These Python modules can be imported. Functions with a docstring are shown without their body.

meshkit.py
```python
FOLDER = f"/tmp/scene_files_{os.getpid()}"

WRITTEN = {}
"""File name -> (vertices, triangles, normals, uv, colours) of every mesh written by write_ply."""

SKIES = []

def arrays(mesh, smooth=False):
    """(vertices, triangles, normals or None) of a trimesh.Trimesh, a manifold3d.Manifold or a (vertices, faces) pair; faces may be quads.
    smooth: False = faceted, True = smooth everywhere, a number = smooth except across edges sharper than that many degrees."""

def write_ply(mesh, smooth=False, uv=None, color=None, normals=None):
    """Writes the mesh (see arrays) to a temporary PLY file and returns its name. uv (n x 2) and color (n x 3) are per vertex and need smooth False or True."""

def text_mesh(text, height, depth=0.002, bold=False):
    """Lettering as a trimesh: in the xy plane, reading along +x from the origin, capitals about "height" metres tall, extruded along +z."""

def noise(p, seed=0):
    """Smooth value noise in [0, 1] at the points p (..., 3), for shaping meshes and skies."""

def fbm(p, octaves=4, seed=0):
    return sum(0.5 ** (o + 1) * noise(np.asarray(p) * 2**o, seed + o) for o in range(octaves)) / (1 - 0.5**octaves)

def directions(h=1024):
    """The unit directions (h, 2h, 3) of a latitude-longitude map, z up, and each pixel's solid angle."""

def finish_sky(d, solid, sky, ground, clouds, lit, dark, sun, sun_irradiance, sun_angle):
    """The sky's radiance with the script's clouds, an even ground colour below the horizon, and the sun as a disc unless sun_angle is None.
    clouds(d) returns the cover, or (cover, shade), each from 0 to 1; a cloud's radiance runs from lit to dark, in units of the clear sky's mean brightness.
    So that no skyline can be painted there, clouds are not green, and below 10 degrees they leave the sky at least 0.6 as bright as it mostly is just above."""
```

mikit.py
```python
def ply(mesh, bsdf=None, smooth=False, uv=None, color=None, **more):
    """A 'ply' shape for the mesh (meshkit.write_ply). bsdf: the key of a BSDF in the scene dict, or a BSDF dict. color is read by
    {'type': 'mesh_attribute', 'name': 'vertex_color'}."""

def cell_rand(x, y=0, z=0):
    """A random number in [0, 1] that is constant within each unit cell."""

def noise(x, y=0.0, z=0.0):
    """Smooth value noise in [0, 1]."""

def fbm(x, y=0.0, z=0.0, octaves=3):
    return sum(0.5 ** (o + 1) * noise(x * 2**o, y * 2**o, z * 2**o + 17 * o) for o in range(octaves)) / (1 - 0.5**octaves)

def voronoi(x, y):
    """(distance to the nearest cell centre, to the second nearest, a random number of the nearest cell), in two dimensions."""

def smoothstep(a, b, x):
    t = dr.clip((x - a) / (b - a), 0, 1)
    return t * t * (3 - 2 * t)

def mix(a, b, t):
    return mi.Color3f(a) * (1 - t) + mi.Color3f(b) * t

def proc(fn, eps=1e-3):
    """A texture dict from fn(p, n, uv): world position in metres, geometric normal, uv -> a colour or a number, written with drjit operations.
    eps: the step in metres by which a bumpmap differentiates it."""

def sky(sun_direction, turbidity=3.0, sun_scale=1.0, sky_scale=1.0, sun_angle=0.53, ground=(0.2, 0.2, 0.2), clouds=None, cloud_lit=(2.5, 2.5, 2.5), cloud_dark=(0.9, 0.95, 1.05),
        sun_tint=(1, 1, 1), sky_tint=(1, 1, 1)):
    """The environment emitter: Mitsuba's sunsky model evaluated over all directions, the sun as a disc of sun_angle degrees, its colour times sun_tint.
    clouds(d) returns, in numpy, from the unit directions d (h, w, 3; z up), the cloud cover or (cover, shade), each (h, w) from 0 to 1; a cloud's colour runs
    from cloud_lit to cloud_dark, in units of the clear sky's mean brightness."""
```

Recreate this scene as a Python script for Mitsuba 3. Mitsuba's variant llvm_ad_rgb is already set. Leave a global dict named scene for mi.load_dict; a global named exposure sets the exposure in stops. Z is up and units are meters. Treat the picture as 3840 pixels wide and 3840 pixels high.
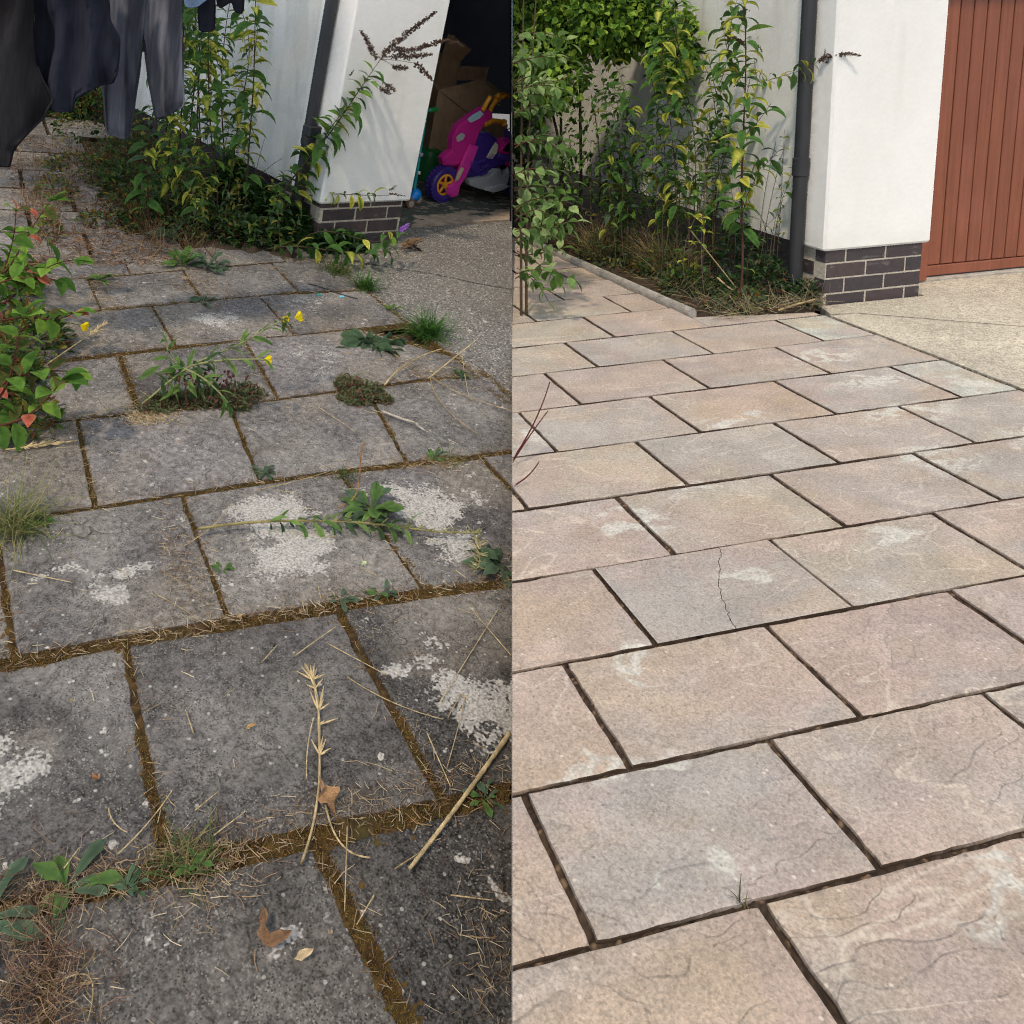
import math, random
import numpy as np
import trimesh
import manifold3d as m3
from shapely.geometry import Polygon, Point
import drjit as dr
import mitsuba as mi
import mikit, meshkit
from mikit import noise, fbm, voronoi, cell_rand, smoothstep, mix

# ---------------------------------------------------------------- camera, sky, exposure
T4 = mi.ScalarTransform4f
scene, labels = {'type': 'scene'}, {}
CAM = np.array([-1.9258, -1.1718, 1.4805])
CR = np.array([[0.97339, -0.22691, -0.03201], [-0.07246, -0.17226, -0.98238], [0.2174, 0.95856, -0.18412]])   # rows: right, down, forward
scene['camera'] = {'type': 'perspective', 'fov': math.degrees(2 * math.atan(512 / 900.0)), 'fov_axis': 'x', 'near_clip': 0.05, 'far_clip': 200.0,
                   'principal_point_offset_x': (512 - 390) / 1024.0, 'principal_point_offset_y': (512 - 230) / 1024.0,
                   'to_world': T4().look_at(origin=CAM.tolist(), target=(CAM + CR[2]).tolist(), up=(-CR[1]).tolist())}
SUN = (-0.40, -0.62, 0.95)
def clouds(d):
    p = d.reshape(-1, 3) * 2.2
    n = meshkit.fbm(p).reshape(d.shape[:2])
    return np.clip((n - np.median(n)) * 4 + 0.75, 0, 1)
scene['sky_light'] = mikit.sky(SUN, turbidity=3, sun_scale=0.38, sky_scale=1.3, sun_angle=3.5, clouds=clouds, sun_tint=(1.0, 0.975, 0.94))
exposure = 2.02

# ---------------------------------------------------------------- two yards that meet along a straight line
# The photographed place is a pair of yards side by side: the uncleaned one (L, sloping a little) and the cleaned one (R, level).
# They are divided by the upright plane through SEAM_P with the normal SEAM_N.
ML = np.array([[1.1358, -0.21245, 0.18365, -1.53628], [0.23581, 1.13702, -0.14311, 0.50343], [-0.1525, 0.17594, 1.1466, -0.12786], [0.0, 0.0, 0.0, 1.0]])
FR = {'L': ML, 'R': np.eye(4)}
SEAM_N, SEAM_P = np.array([0.93536, -0.35362, -0.00699]), CAM
EPS = 0.0008
rng = np.random.default_rng(11)
random.seed(11)
D = {
    'Lslabs': [[[[-0.901,0.011],[-0.963,-0.259]],[[-0.64,0.002],[-0.689,-0.356]],[[-0.201,-0.017],[-0.148,-0.548]],[[0.252,-0.038],[0.401,-0.648]]],[[[-0.982,0.519],[-0.948,0.019]],[[-0.447,0.543],[-0.455,0.01]],[[0.051,0.534],[0.061,-0.022]],[[0.647,0.517],[0.638,-0.034]]],[[[-0.701,1.047],[-0.671,0.554]],[[-0.218,1.082],[-0.214,0.563]],[[0.278,1.123],[0.295,0.553]],[[0.785,1.125],[0.808,0.52]]],[[[-0.901,1.465],[-0.886,1.028]],[[-0.452,1.56],[-0.452,1.066]],[[0.047,1.589],[0.024,1.11]],[[0.59,1.659],[0.519,1.136]],[[1.144,1.745],[1.159,1.151]]],[[[-0.765,1.937],[-0.786,1.524]],[[-0.255,2.03],[-0.257,1.58]],[[0.248,2.124],[0.234,1.609]],[[0.788,2.199],[0.856,1.698]],[[1.095,1.888],[1.102,1.719]]],[[[-0.627,2.389],[-0.662,1.969]],[[-0.059,2.501],[-0.035,2.084]],[[0.446,2.607],[0.469,2.157]],[[1.003,2.659],[1.04,2.251]]],[[[-0.666,2.761],[-0.693,2.371]],[[-0.283,2.845],[-0.271,2.468]],[[0.166,2.955],[0.174,2.555]],[[0.642,3.065],[0.656,2.657]],[[0.945,3.131],[1.018,2.666]]],[[[-0.469,3.07],[-0.519,2.792]],[[-0.082,3.173],[-0.09,2.887]],[[0.346,3.299],[0.365,2.996]],[[0.721,3.398],[0.728,3.083]],[[0.912,3.466],[0.957,3.131]]]],
    'Ldrive': [[0.912,3.466],[0.933,3.139],[0.981,2.854],[1.019,2.477],[1.04,2.251],[1.09,1.878],[1.091,1.653],[1.104,1.436]],
    'Lcross': [[1.353,2.986],[1.514,2.907],[1.707,2.758],[1.862,2.672]],
    'Lfar': [[-0.431,3.489],[0.037,3.663],[-0.369,4.026],[-0.368,4.487],[-0.394,5.095]],
    'patches': [[-0.023,0.912],[0.009,0.729],[0.433,0.835],[-0.531,0.805],[-0.472,0.733],[-0.47,0.703],[0.228,0.228],[0.272,0.139],[0.179,2.355],[0.658,2.502],[0.486,1.907],[-0.248,1.55],[-0.699,0.289],[0.601,0.884],[-0.043,0.103],[-0.205,-0.169],[-0.48,-0.21]],
    'stalks': {"bigdiag":[[0.26,0.079],[0.102,-0.023],[-0.07,-0.128]],"fork1":[[-0.092,0.371],[-0.098,0.272],[-0.13,0.169],[-0.15,0.111],[-0.203,-0.001],[-0.246,-0.063]],"fork2":[[-0.16,0.083],[-0.17,0.005],[-0.163,-0.056],[-0.127,-0.087]],"fork3":[[-0.121,0.228],[-0.161,0.152],[-0.182,0.095]],"upright":[[0.371,1.215],[0.295,1.011],[0.256,0.948],[0.197,0.927]],"left1":[[-0.57,1.847],[-0.294,2.121]],"left2":[[-0.667,1.381],[-0.468,1.402]],"st1":[[0.659,1.645],[0.79,1.76],[1.009,1.863]],"st2":[[0.864,1.681],[1.216,1.937]],"st3":[[0.873,1.68],[0.82,1.366],[0.847,1.24]],"st4":[[0.88,1.693],[0.949,1.523],[1.074,1.392]],"st5":[[1.13,1.889],[1.022,1.664],[0.956,1.513]],"twig":[[0.562,1.448],[0.615,1.382],[0.652,1.35],[0.648,1.332],[0.66,1.29]],"s6":[[-0.378,0.03],[-0.31,0.061]],"s7":[[-0.105,0.402],[0.017,0.467]],"s8":[[-0.179,0.403],[-0.132,0.444]],"s9":[[-0.013,0.314],[0.099,0.183],[0.141,0.153]],"s10":[[-0.02,0.42],[0.075,0.296]],"s11":[[-0.362,0.253],[-0.365,0.315]],"s12":[[-0.534,0.044],[-0.465,0.098],[-0.425,0.14]],"s13":[[-0.537,0.135],[-0.535,0.114],[-0.513,0.079]],"s14":[[-0.366,0.676],[-0.297,0.585],[-0.266,0.533]],"s15":[[-0.265,0.836],[-0.182,0.897],[-0.087,1.012]],"s16":[[-0.666,0.828],[-0.542,0.755]],"s17":[[0.154,0.154],[0.212,0.202],[0.093,0.042]],"s18":[[0.092,0.128],[0.08,0.002]],"s19":[[0.441,0.429],[0.157,0.197]],"s20":[[-0.01,1.052],[0.123,1.077],[0.237,1.11]],"s21":[[0.346,1.516],[0.413,1.33]],"s22":[[-0.437,1.557],[-0.353,1.581],[-0.22,1.677]],"s23":[[-0.395,0.088],[-0.347,0.114]],"s24":[[-0.648,-0.132],[-0.604,-0.131],[-0.608,-0.196]],"s25":[[-0.146,-0.15],[-0.192,-0.186]],"s26":[[-0.02,-0.189],[0.046,-0.219]],"s27":[[0.388,0.274],[0.37,0.465]],"s28":[[-0.093,-0.118],[-0.039,-0.104]],"s29":[[-0.143,-0.019],[-0.203,-0.16]],"s30":[[-0.619,0.044],[-0.592,0.074]]},
    'leaves_ground': [[-0.341,-0.167],[-0.152,0.009],[-0.543,0.213],[-0.259,0.244],[0.176,0.659],[-0.569,0.402],[-0.302,-0.202],[-0.188,0.544],[-0.232,-0.178]],
    'weeds': [[0.293,0.902],[0.556,0.575],[0.782,2.036],[1.071,2.111],[1.015,2.687],[0.989,2.838],[-0.609,0.021],[-0.434,-0.005],[-0.637,1.082],[-0.671,1.007],[-0.686,-0.017],[0.122,-0.043],[-0.53,-0.013],[-0.184,0.739],[0.042,1.16],[0.29,1.087],[0.66,1.119],[0.051,0.563],[0.162,0.557],[-0.2,2.873],[0.141,2.601],[0.285,3.026],[0.183,3.102],[-0.28,2.872],[-0.629,-0.076],[-0.333,2.38],[-0.245,1.567],[0.545,1.604],[-0.029,1.595],[1.299,1.78],[0.328,0.529]],
    'prim_stem': [[-0.238,1.634,-0.001],[-0.176,1.604,0.079],[-0.091,1.617,0.14],[0.059,1.598,0.221],[0.195,1.587,0.31],[0.236,1.623,0.304]],
    'prim_stem2': [[-0.091,1.617,0.14],[-0.012,1.522,0.201],[0.1,1.444,0.236]],
    'prim_stem3': [[-0.114,1.629,0.126],[-0.162,1.652,0.176],[-0.17,1.656,0.222]],
    'prim_stem4': [[-0.114,1.629,0.126],[-0.061,1.546,0.125],[0.012,1.488,0.063]],
    'prim_flowers': [[0.523,2.338],[0.277,1.935]],
    'fall_stem': [[-0.217,0.875],[-0.066,0.876],[0.12,0.844],[0.248,0.806],[0.385,0.748],[0.524,0.707]],
    'fall_tip': [[0.527,0.709],[0.505,0.64],[0.457,0.57]],
    'cable': [[0.736,2.749],[0.772,2.712],[0.845,2.612],[0.913,2.541]],
    'cloth_a': [[-0.843,2.058,1.463],[-0.623,1.949,1.499],[-0.609,1.942,1.153],[-0.599,1.938,1.055],[-0.555,1.916,0.944],[-0.578,1.927,0.881],[-0.643,1.96,0.773],[-0.654,1.965,0.715],[-0.75,2.013,0.688],[-0.863,2.068,0.874]],
    'cloth_b': [[-0.63,2.029,1.498],[-0.409,1.92,1.535],[-0.387,1.909,1.215],[-0.352,1.893,1.171],[-0.352,1.893,1.052],[-0.369,1.901,1.02],[-0.396,1.915,1.013],[-0.475,1.954,0.95],[-0.485,1.958,0.903],[-0.548,1.989,0.906],[-0.587,2.009,1.012],[-0.603,2.017,1.128]],
    'cloth_c1': [[-0.392,2.143,1.538],[-0.271,2.083,1.557],[-0.251,2.074,1.286],[-0.254,2.075,1.016],[-0.268,2.082,0.803],[-0.345,2.12,0.808],[-0.367,2.13,0.977],[-0.358,2.126,1.161]],
    'cloth_c2': [[-0.287,2.122,1.554],[-0.16,2.06,1.575],[-0.119,2.039,1.126],[-0.102,2.031,0.944],[-0.169,2.063,0.89],[-0.189,2.074,0.874],[-0.218,2.087,0.998],[-0.247,2.103,1.177]],
    'cloth_d': [[0.033,2.935,1.389],[0.135,2.884,1.407],[0.142,2.879,1.277],[0.107,2.897,1.24],[0.062,2.92,1.227]],
    'cloth_e1': [[0.109,2.973,1.398],[0.183,2.936,1.411],[0.201,2.928,1.143],[0.14,2.958,1.129],[0.129,2.964,1.206]],
    'cloth_e2': [[0.174,2.972,1.407],[0.309,2.904,1.43],[0.313,2.903,1.228],[0.28,2.92,1.241],[0.265,2.926,1.285],[0.214,2.951,1.235]],
    'bbA': [[0.704,3.38,-0.031],[0.83,3.34,0.434],[0.96,3.298,0.655],[1.034,3.273,0.808],[1.106,3.237,0.975],[1.151,3.215,1.074]],
    'bbA2': [[0.764,3.406,0.038],[0.808,3.385,0.249],[0.901,3.35,0.494],[0.965,3.307,0.682]],
    'sp1': [[1.13,3.225,1.082],[1.09,3.245,1.138],[1.044,3.267,1.204]],
    'sp2': [[1.159,3.211,1.092],[1.206,3.187,1.166],[1.302,3.14,1.277],[1.37,3.106,1.356]],
    'sp3': [[1.21,3.186,1.139],[1.284,3.149,1.144],[1.423,3.08,1.214],[1.517,3.033,1.203]],
    'sp4': [[1.203,3.189,1.097],[1.3,3.141,1.116],[1.384,3.099,1.142]],
    'sp5': [[1.215,3.183,1.049],[1.289,3.146,1.051]],
    'sp6': [[1.315,3.133,1.081],[1.36,3.111,1.047],[1.406,3.088,1.008]],
    'sp7': [[1.197,3.192,0.955],[1.239,3.171,0.923]],
    'sp8': [[1.171,3.205,0.928],[1.224,3.179,0.906]],
    'sp9': [[0.831,3.373,1.291],[0.881,3.348,1.283],[0.918,3.33,1.301]],
    'sp10': [[1.286,3.148,0.389],[1.315,3.133,0.424]],
    'sp11': [[1.288,3.147,0.374],[1.366,3.108,0.374]],
    'sp12': [[1.019,3.28,0.966],[1.035,3.272,0.999]],
    'bbL': [[0.861,3.45,0.233],[1.059,3.296,0.32],[1.304,3.175,0.358]],
    'bbG': [[0.669,3.23,0.019],[0.797,3.143,0.065],[0.948,3.069,0.072],[1.124,2.982,0.086],[1.254,2.917,0.148]],
    'bbG2': [[1.023,3.134,0.147],[1.179,3.056,0.13],[1.323,2.985,0.201]],
    'flower_purple': [[1.507,3.331]],
    'spG1': [[1.542,3.328,0.047],[1.604,3.298,0.004],[1.704,3.192,-0.034]],
    'spG2': [[1.543,3.328,0.038],[1.567,3.316,-0.013],[1.584,3.252,-0.046]],
    't1': [[0.611,3.565,0.046],[0.611,3.564,0.396],[0.595,3.573,0.831],[0.561,3.589,1.271],[0.55,3.595,1.431]],
    't2': [[0.483,3.653,0.031],[0.43,3.679,0.478],[0.37,3.709,0.959],[0.324,3.731,1.338]],
    't3': [[0.34,3.451,0.029],[0.246,3.498,0.335],[0.124,3.559,0.456]],
    't4': [[0.705,4.223,0.0],[0.648,4.252,0.364],[0.604,4.274,0.718],[0.596,4.278,1.034],[0.612,4.269,1.315]],
    't5': [[0.873,4.299,0.161],[0.968,4.252,0.487],[1.018,4.227,0.862],[1.051,4.21,1.222],[1.059,4.207,1.412]],
    't6': [[0.94,4.266,0.173],[1.031,4.22,0.6],[1.02,4.226,0.895],[0.943,4.264,1.14],[0.877,4.296,1.35]],
    't7': [[0.123,3.622,0.0],[0.094,3.637,0.262],[0.084,3.642,0.52],[0.079,3.644,0.618]],
    't8': [[0.23,3.631,-0.0],[0.196,3.648,0.382],[0.204,3.644,0.671],[0.228,3.632,1.009],[0.235,3.629,1.225]],
    't9': [[0.464,3.963,0.0],[0.416,3.987,0.471],[0.399,3.995,0.775],[0.39,4.0,1.041],[0.362,4.014,1.211]],
    't10': [[0.568,3.865,0.0],[0.605,3.847,0.358],[0.617,3.841,0.669],[0.628,3.835,0.97],[0.566,3.866,1.192]],
    'dogA': [[-0.728,2.64,-0.007],[-0.616,2.585,0.151],[-0.51,2.532,0.393],[-0.483,2.519,0.441]],
    'dogB': [[-0.73,2.416,0.015],[-0.604,2.354,0.115],[-0.486,2.24,0.275],[-0.416,2.205,0.308]],
    'dogC': [[-0.737,1.475,0.049],[-0.625,1.42,0.088],[-0.552,1.384,0.179],[-0.526,1.371,0.227]],
    'dogD': [[-0.738,1.476,0.084],[-0.664,1.439,0.2],[-0.647,1.431,0.304],[-0.63,1.423,0.405]],
    'dogE': [[-0.73,2.416,0.037],[-0.628,2.366,0.292],[-0.615,2.359,0.441]],
    'dogF': [[-0.714,2.151,0.0],[-0.563,2.076,0.131],[-0.469,2.03,0.149],[-0.428,2.009,0.177]],
    'r1': [[1.131,3.258,0.327],[1.113,3.263,0.695],[1.108,3.264,1.103],[1.104,3.265,1.463],[1.089,3.268,1.745],[1.09,3.268,1.828]],
    'r2': [[1.219,3.907,0.56],[1.216,3.908,0.814],[1.169,3.919,1.147],[1.114,3.931,1.393],[1.076,3.94,1.634],[1.063,3.943,1.84]],
    'r3': [[1.104,3.933,0.564],[1.075,3.94,0.902],[1.04,3.948,1.151],[1.012,3.954,1.315],[0.991,3.959,1.557],[0.977,3.962,1.795]],
    'r4': [[1.336,3.881,0.505],[1.391,3.868,0.808],[1.419,3.862,0.932],[1.342,3.879,1.059],[1.321,3.884,1.183],[1.372,3.873,1.344],[1.397,3.867,1.544],[1.436,3.858,1.781]],
    'r5': [[1.611,3.979,0.524],[1.691,3.96,0.825],[1.693,3.96,1.165],[1.709,3.956,1.374],[1.808,3.934,1.576],[1.88,3.918,1.777]],
    'r6': [[1.016,4.408,0.318],[1.002,4.411,0.686],[0.971,4.418,0.958],[0.986,4.414,1.135],[0.957,4.421,1.312]],
    'r7': [[1.754,3.934,0.781],[1.807,3.922,0.908],[1.83,3.917,1.119],[1.783,3.928,1.246],[1.728,3.94,1.373]],
    'spr': [[1.919,3.885,1.507],[1.998,3.867,1.549],[2.07,3.851,1.575],[2.156,3.831,1.564]],
    'hedge_trunk1': [[1.058,5.621,0.602],[1.057,5.621,0.925],[1.046,5.624,1.294],[1.014,5.631,1.555],[0.942,5.647,1.813]],
    'hedge_trunk2': [[1.015,5.631,0.926],[0.922,5.652,1.246],[0.87,5.663,1.384],[0.778,5.684,1.614]],
    'hedge_trunk3': [[1.216,5.585,0.651],[1.207,5.587,1.079],[1.21,5.586,1.393],[1.249,5.577,1.701],[1.309,5.564,1.903]],
    'dg1': [[-0.076,3.972,0.389],[0.084,3.936,0.466],[0.242,3.9,0.494],[0.337,3.878,0.54]],
    'redtwig': [[-0.835,1.742,0.031],[-0.768,1.727,0.147],[-0.7,1.711,0.328]],
    'redtwig2': [[-0.835,1.742,0.021],[-0.759,1.725,0.142],[-0.707,1.713,0.217]],
    'redtwig3': [[-0.891,1.596,0.005],[-0.832,1.582,0.048],[-0.798,1.574,0.096]],
    'Rrows': {"Y":[-0.0,0.3362,0.688,1.054,1.4372,1.824,2.2357,2.6501,3.0504,3.4559,3.8328],"X":[[-1.3421,-0.7753,-0.215],[-1.0987,-0.5318,0.0399],[-0.8429,-0.2604,0.3319],[-0.5747,0.0194,0.6156],[-0.8928,-0.2986,0.3112,0.9029],[-0.6211,-0.0096,0.6109,1.226],[-0.3302,0.2918,0.9142],[-0.0493,0.5761,1.208],[0.2425],[0.5523]]},
    'M': [[0.97077,-0.18158,0.15697,-1.59288],[0.20155,0.97181,-0.12232,0.26002],[-0.13034,0.15038,0.98,0.10584],[0.0,0.0,0.0,1.0]],
    'camR': [[0.97339,-0.22691,-0.03201],[-0.07246,-0.17226,-0.98238],[0.2174,0.95856,-0.18412]],
    'camc': [-1.9258,-1.1718,1.4805],
    'seam': [0.93536,-0.35362,-0.00699],
}
# ---------------------------------------------------------------- helpers
def W(h, p):
    p = np.asarray(p, float)
    return p @ FR[h][:3, :3].T + FR[h][:3, 3]
def side(h, p):
    s = (W(h, p) - SEAM_P) @ SEAM_N
    return -s if h == 'L' else s
used = {}
PALETTE = []            # pairs of colours; a mesh of one hue carries (pair, place between them or brightness) as its uv
def swatch(a, b=None):
    q = tuple(float(round(t, 4)) for t in (*a, *(a if b is None else b)))
    if q not in PALETTE: PALETTE.append(q)
    return PALETTE.index(q)
def key_of(name):
    n = used.get(name, 0); used[name] = n + 1
    return name if n == 0 else f'{name}_{n:03d}'
def tag(key, label, cat=None, group=None, kind=None):
    d = {'label': label}
    if cat: d['category'] = cat
    if group: d['group'] = group
    if kind: d['kind'] = kind
    labels[key] = d
def va(mesh):
    if hasattr(mesh, 'to_mesh'):
        m = mesh.to_mesh(); return np.array(m.vert_properties[:, :3], float), np.array(m.tri_verts, int)
    if isinstance(mesh, trimesh.Trimesh): return np.array(mesh.vertices, float), np.array(mesh.faces, int)
    v, f = np.asarray(mesh[0], float), np.asarray(mesh[1], int)
    if f.shape[1] == 4: f = np.vstack([f[:, [0, 1, 2]], f[:, [0, 2, 3]]])
    return v, f
def cat_meshes(ms):
    vs, fs, cs, o = [], [], [], 0
    for m in ms:
        v, f = va(m[:2]) if isinstance(m, tuple) else va(m)
        vs.append(v); fs.append(f + o); o += len(v)
        cs.append(m[2] if isinstance(m, tuple) and len(m) > 2 else None)
    v, f = np.vstack(vs), np.vstack(fs)
    if cs[0] is not None: return v, f, np.vstack(cs)
    return v, f
def put(name, mesh, mat, h, parent=None, smooth=False, color=None, uv=None, cut=True, kind=None):
    """One entry of the scene from a mesh in the yard's own coordinates; trims it at the line where the yards meet."""
    if isinstance(mesh, tuple) and len(mesh) == 3: color = mesh[2]; mesh = mesh[:2]
    v, f = va(mesh)
    if color is not None and np.ndim(color) == 1: color = np.tile(color, (len(v), 1))
    if cut:
        s = side(h, v) - EPS
        if (s <= 0).any():
            if (s <= 0).all(): return None
            if color is None and uv is None:
                n, o = np.linalg.inv(FR[h][:3, :3]) @ SEAM_N * (-1 if h == 'L' else 1), None
                P = np.linalg.inv(FR[h]) @ np.append(SEAM_P, 1)
                t = trimesh.Trimesh(v, f, process=True)
                try:
                    t = trimesh.intersections.slice_mesh_plane(t, n, P[:3] + n * EPS, cap=t.is_watertight)
                except Exception:
                    t = trimesh.intersections.slice_mesh_plane(t, n, P[:3] + n * EPS, cap=False)
                v, f = np.array(t.vertices), np.array(t.faces)
            else:
                ok = (s[f] > 0).all(1); f = f[ok]
                if len(f) == 0: return None
                u, inv = np.unique(f, return_inverse=True); f = inv.reshape(-1, 3); v = v[u]
                if color is not None: color = np.asarray(color)[u]
                if uv is not None: uv = np.asarray(uv)[u]
    if len(f) == 0: return None
    k = key_of((parent + '__' if parent else '') + name)
    if (color is not None or uv is not None) and smooth not in (False, True): smooth = True
    if callable(uv): uv = uv(v)
    if color is not None and mat in ('matte', 'gloss', 'leaf', 'petal'):
        c_ = np.maximum(np.asarray(color, float), 1e-4); m_ = c_.mean(0); b_ = c_.sum(1) / m_.sum()
        if np.abs(c_ / b_[:, None] / m_ - 1).max() < .03:
            uv = np.column_stack([np.full(len(v), swatch(m_) + .5), b_]); color = None; mat = 'dry_skin' if name in ('dry_stalk', 'straw', 'husks', 'fallen_leaf', 'bare_stem', 'dead_stem', 'stem', 'twig') else mat + '_plain'
    scene[k] = mikit.ply((W(h, v), f), mat, smooth=smooth, color=None if color is None else np.clip(np.asarray(color, float), 0, 1), uv=uv)
    if kind: labels.setdefault(k, {})['kind'] = kind
    return k
def box(x0, x1, y0, y1, z0, z1, bev=0.0):
    if bev > 0:
        b = bev
        pts = []
        for sx, X in ((1, x0), (-1, x1)):
            for sy, Y in ((1, y0), (-1, y1)):
                for sz, Z_ in ((1, z0), (-1, z1)):
                    pts += [[X, Y + sy * b, Z_ + sz * b], [X + sx * b, Y, Z_ + sz * b], [X + sx * b, Y + sy * b, Z_]]
        return m3.Manifold.hull_points(np.array(pts))
    t = trimesh.creation.box((x1 - x0, y1 - y0, z1 - z0)); t.apply_translation(((x0 + x1) / 2, (y0 + y1) / 2, (z0 + z1) / 2)); return t
def tube(pts, radii, sides=6, cap=True):
    p = np.asarray(pts, float); n = len(p)
    r = np.broadcast_to(np.asarray(radii, float), (n,))
    t = np.gradient(p, axis=0); t /= np.linalg.norm(t, axis=1, keepdims=True) + 1e-12
    a = np.zeros_like(p); ref = np.array([0.0, 0, 1]) if abs(t[0, 2]) < 0.9 else np.array([1.0, 0, 0])
    for i in range(n):
        q = ref - t[i] * (ref @ t[i]); q /= np.linalg.norm(q) + 1e-12; a[i] = q; ref = q
    b = np.cross(t, a); ang = np.arange(sides) * 2 * np.pi / sides
    v = (p[:, None] + r[:, None, None] * (np.cos(ang)[None, :, None] * a[:, None] + np.sin(ang)[None, :, None] * b[:, None])).reshape(-1, 3)
    i, j = np.meshgrid(np.arange(n - 1), np.arange(sides), indexing='ij')
    q = np.stack([i * sides + j, i * sides + (j + 1) % sides, (i + 1) * sides + (j + 1) % sides, (i + 1) * sides + j], -1).reshape(-1, 4)
    f = np.vstack([q[:, [0, 1, 2]], q[:, [0, 2, 3]]])
    if cap:
        k = np.arange(1, sides - 1)
        f = np.vstack([f, np.stack([0 * k, k + 1, k], 1), np.stack([0 * k, k, k + 1], 1) + (n - 1) * sides])
    return v, f
def spline(pts, n):
    p = np.asarray(pts, float)
    if len(p) < 3: return np.linspace(p[0], p[-1], n)
    from scipy.interpolate import make_interp_spline
    d = np.r_[0, np.cumsum(np.linalg.norm(np.diff(p, axis=0), axis=1))]
    return make_interp_spline(d, p, k=min(3, len(p) - 1) if len(p) > 3 else 2)(np.linspace(0, d[-1], n))
def lathe(profile, n=24):
    pr = np.asarray(profile, float); m = len(pr); a = np.arange(n) * 2 * np.pi / n
    v = np.stack([pr[:, None, 0] * np.cos(a), pr[:, None, 0] * np.sin(a), np.broadcast_to(pr[:, None, 1], (m, n))], -1).reshape(-1, 3)
    i, j = np.meshgrid(np.arange(m - 1), np.arange(n), indexing='ij')
    return v, np.stack([i * n + j, i * n + (j + 1) % n, (i + 1) * n + (j + 1) % n, (i + 1) * n + j], -1).reshape(-1, 4)
def hull(spheres, sub=2):
    """Hull of spheres (x, y, z, r)."""
    s = trimesh.creation.icosphere(sub).vertices
    return m3.Manifold.hull_points(np.vstack([s * q[3] + np.array(q[:3]) for q in spheres]))
def chain(spheres, sub=2):
    m = m3.Manifold()
    for a, b in zip(spheres, spheres[1:]): m = m + hull([a, b], sub)
    return m
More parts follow.
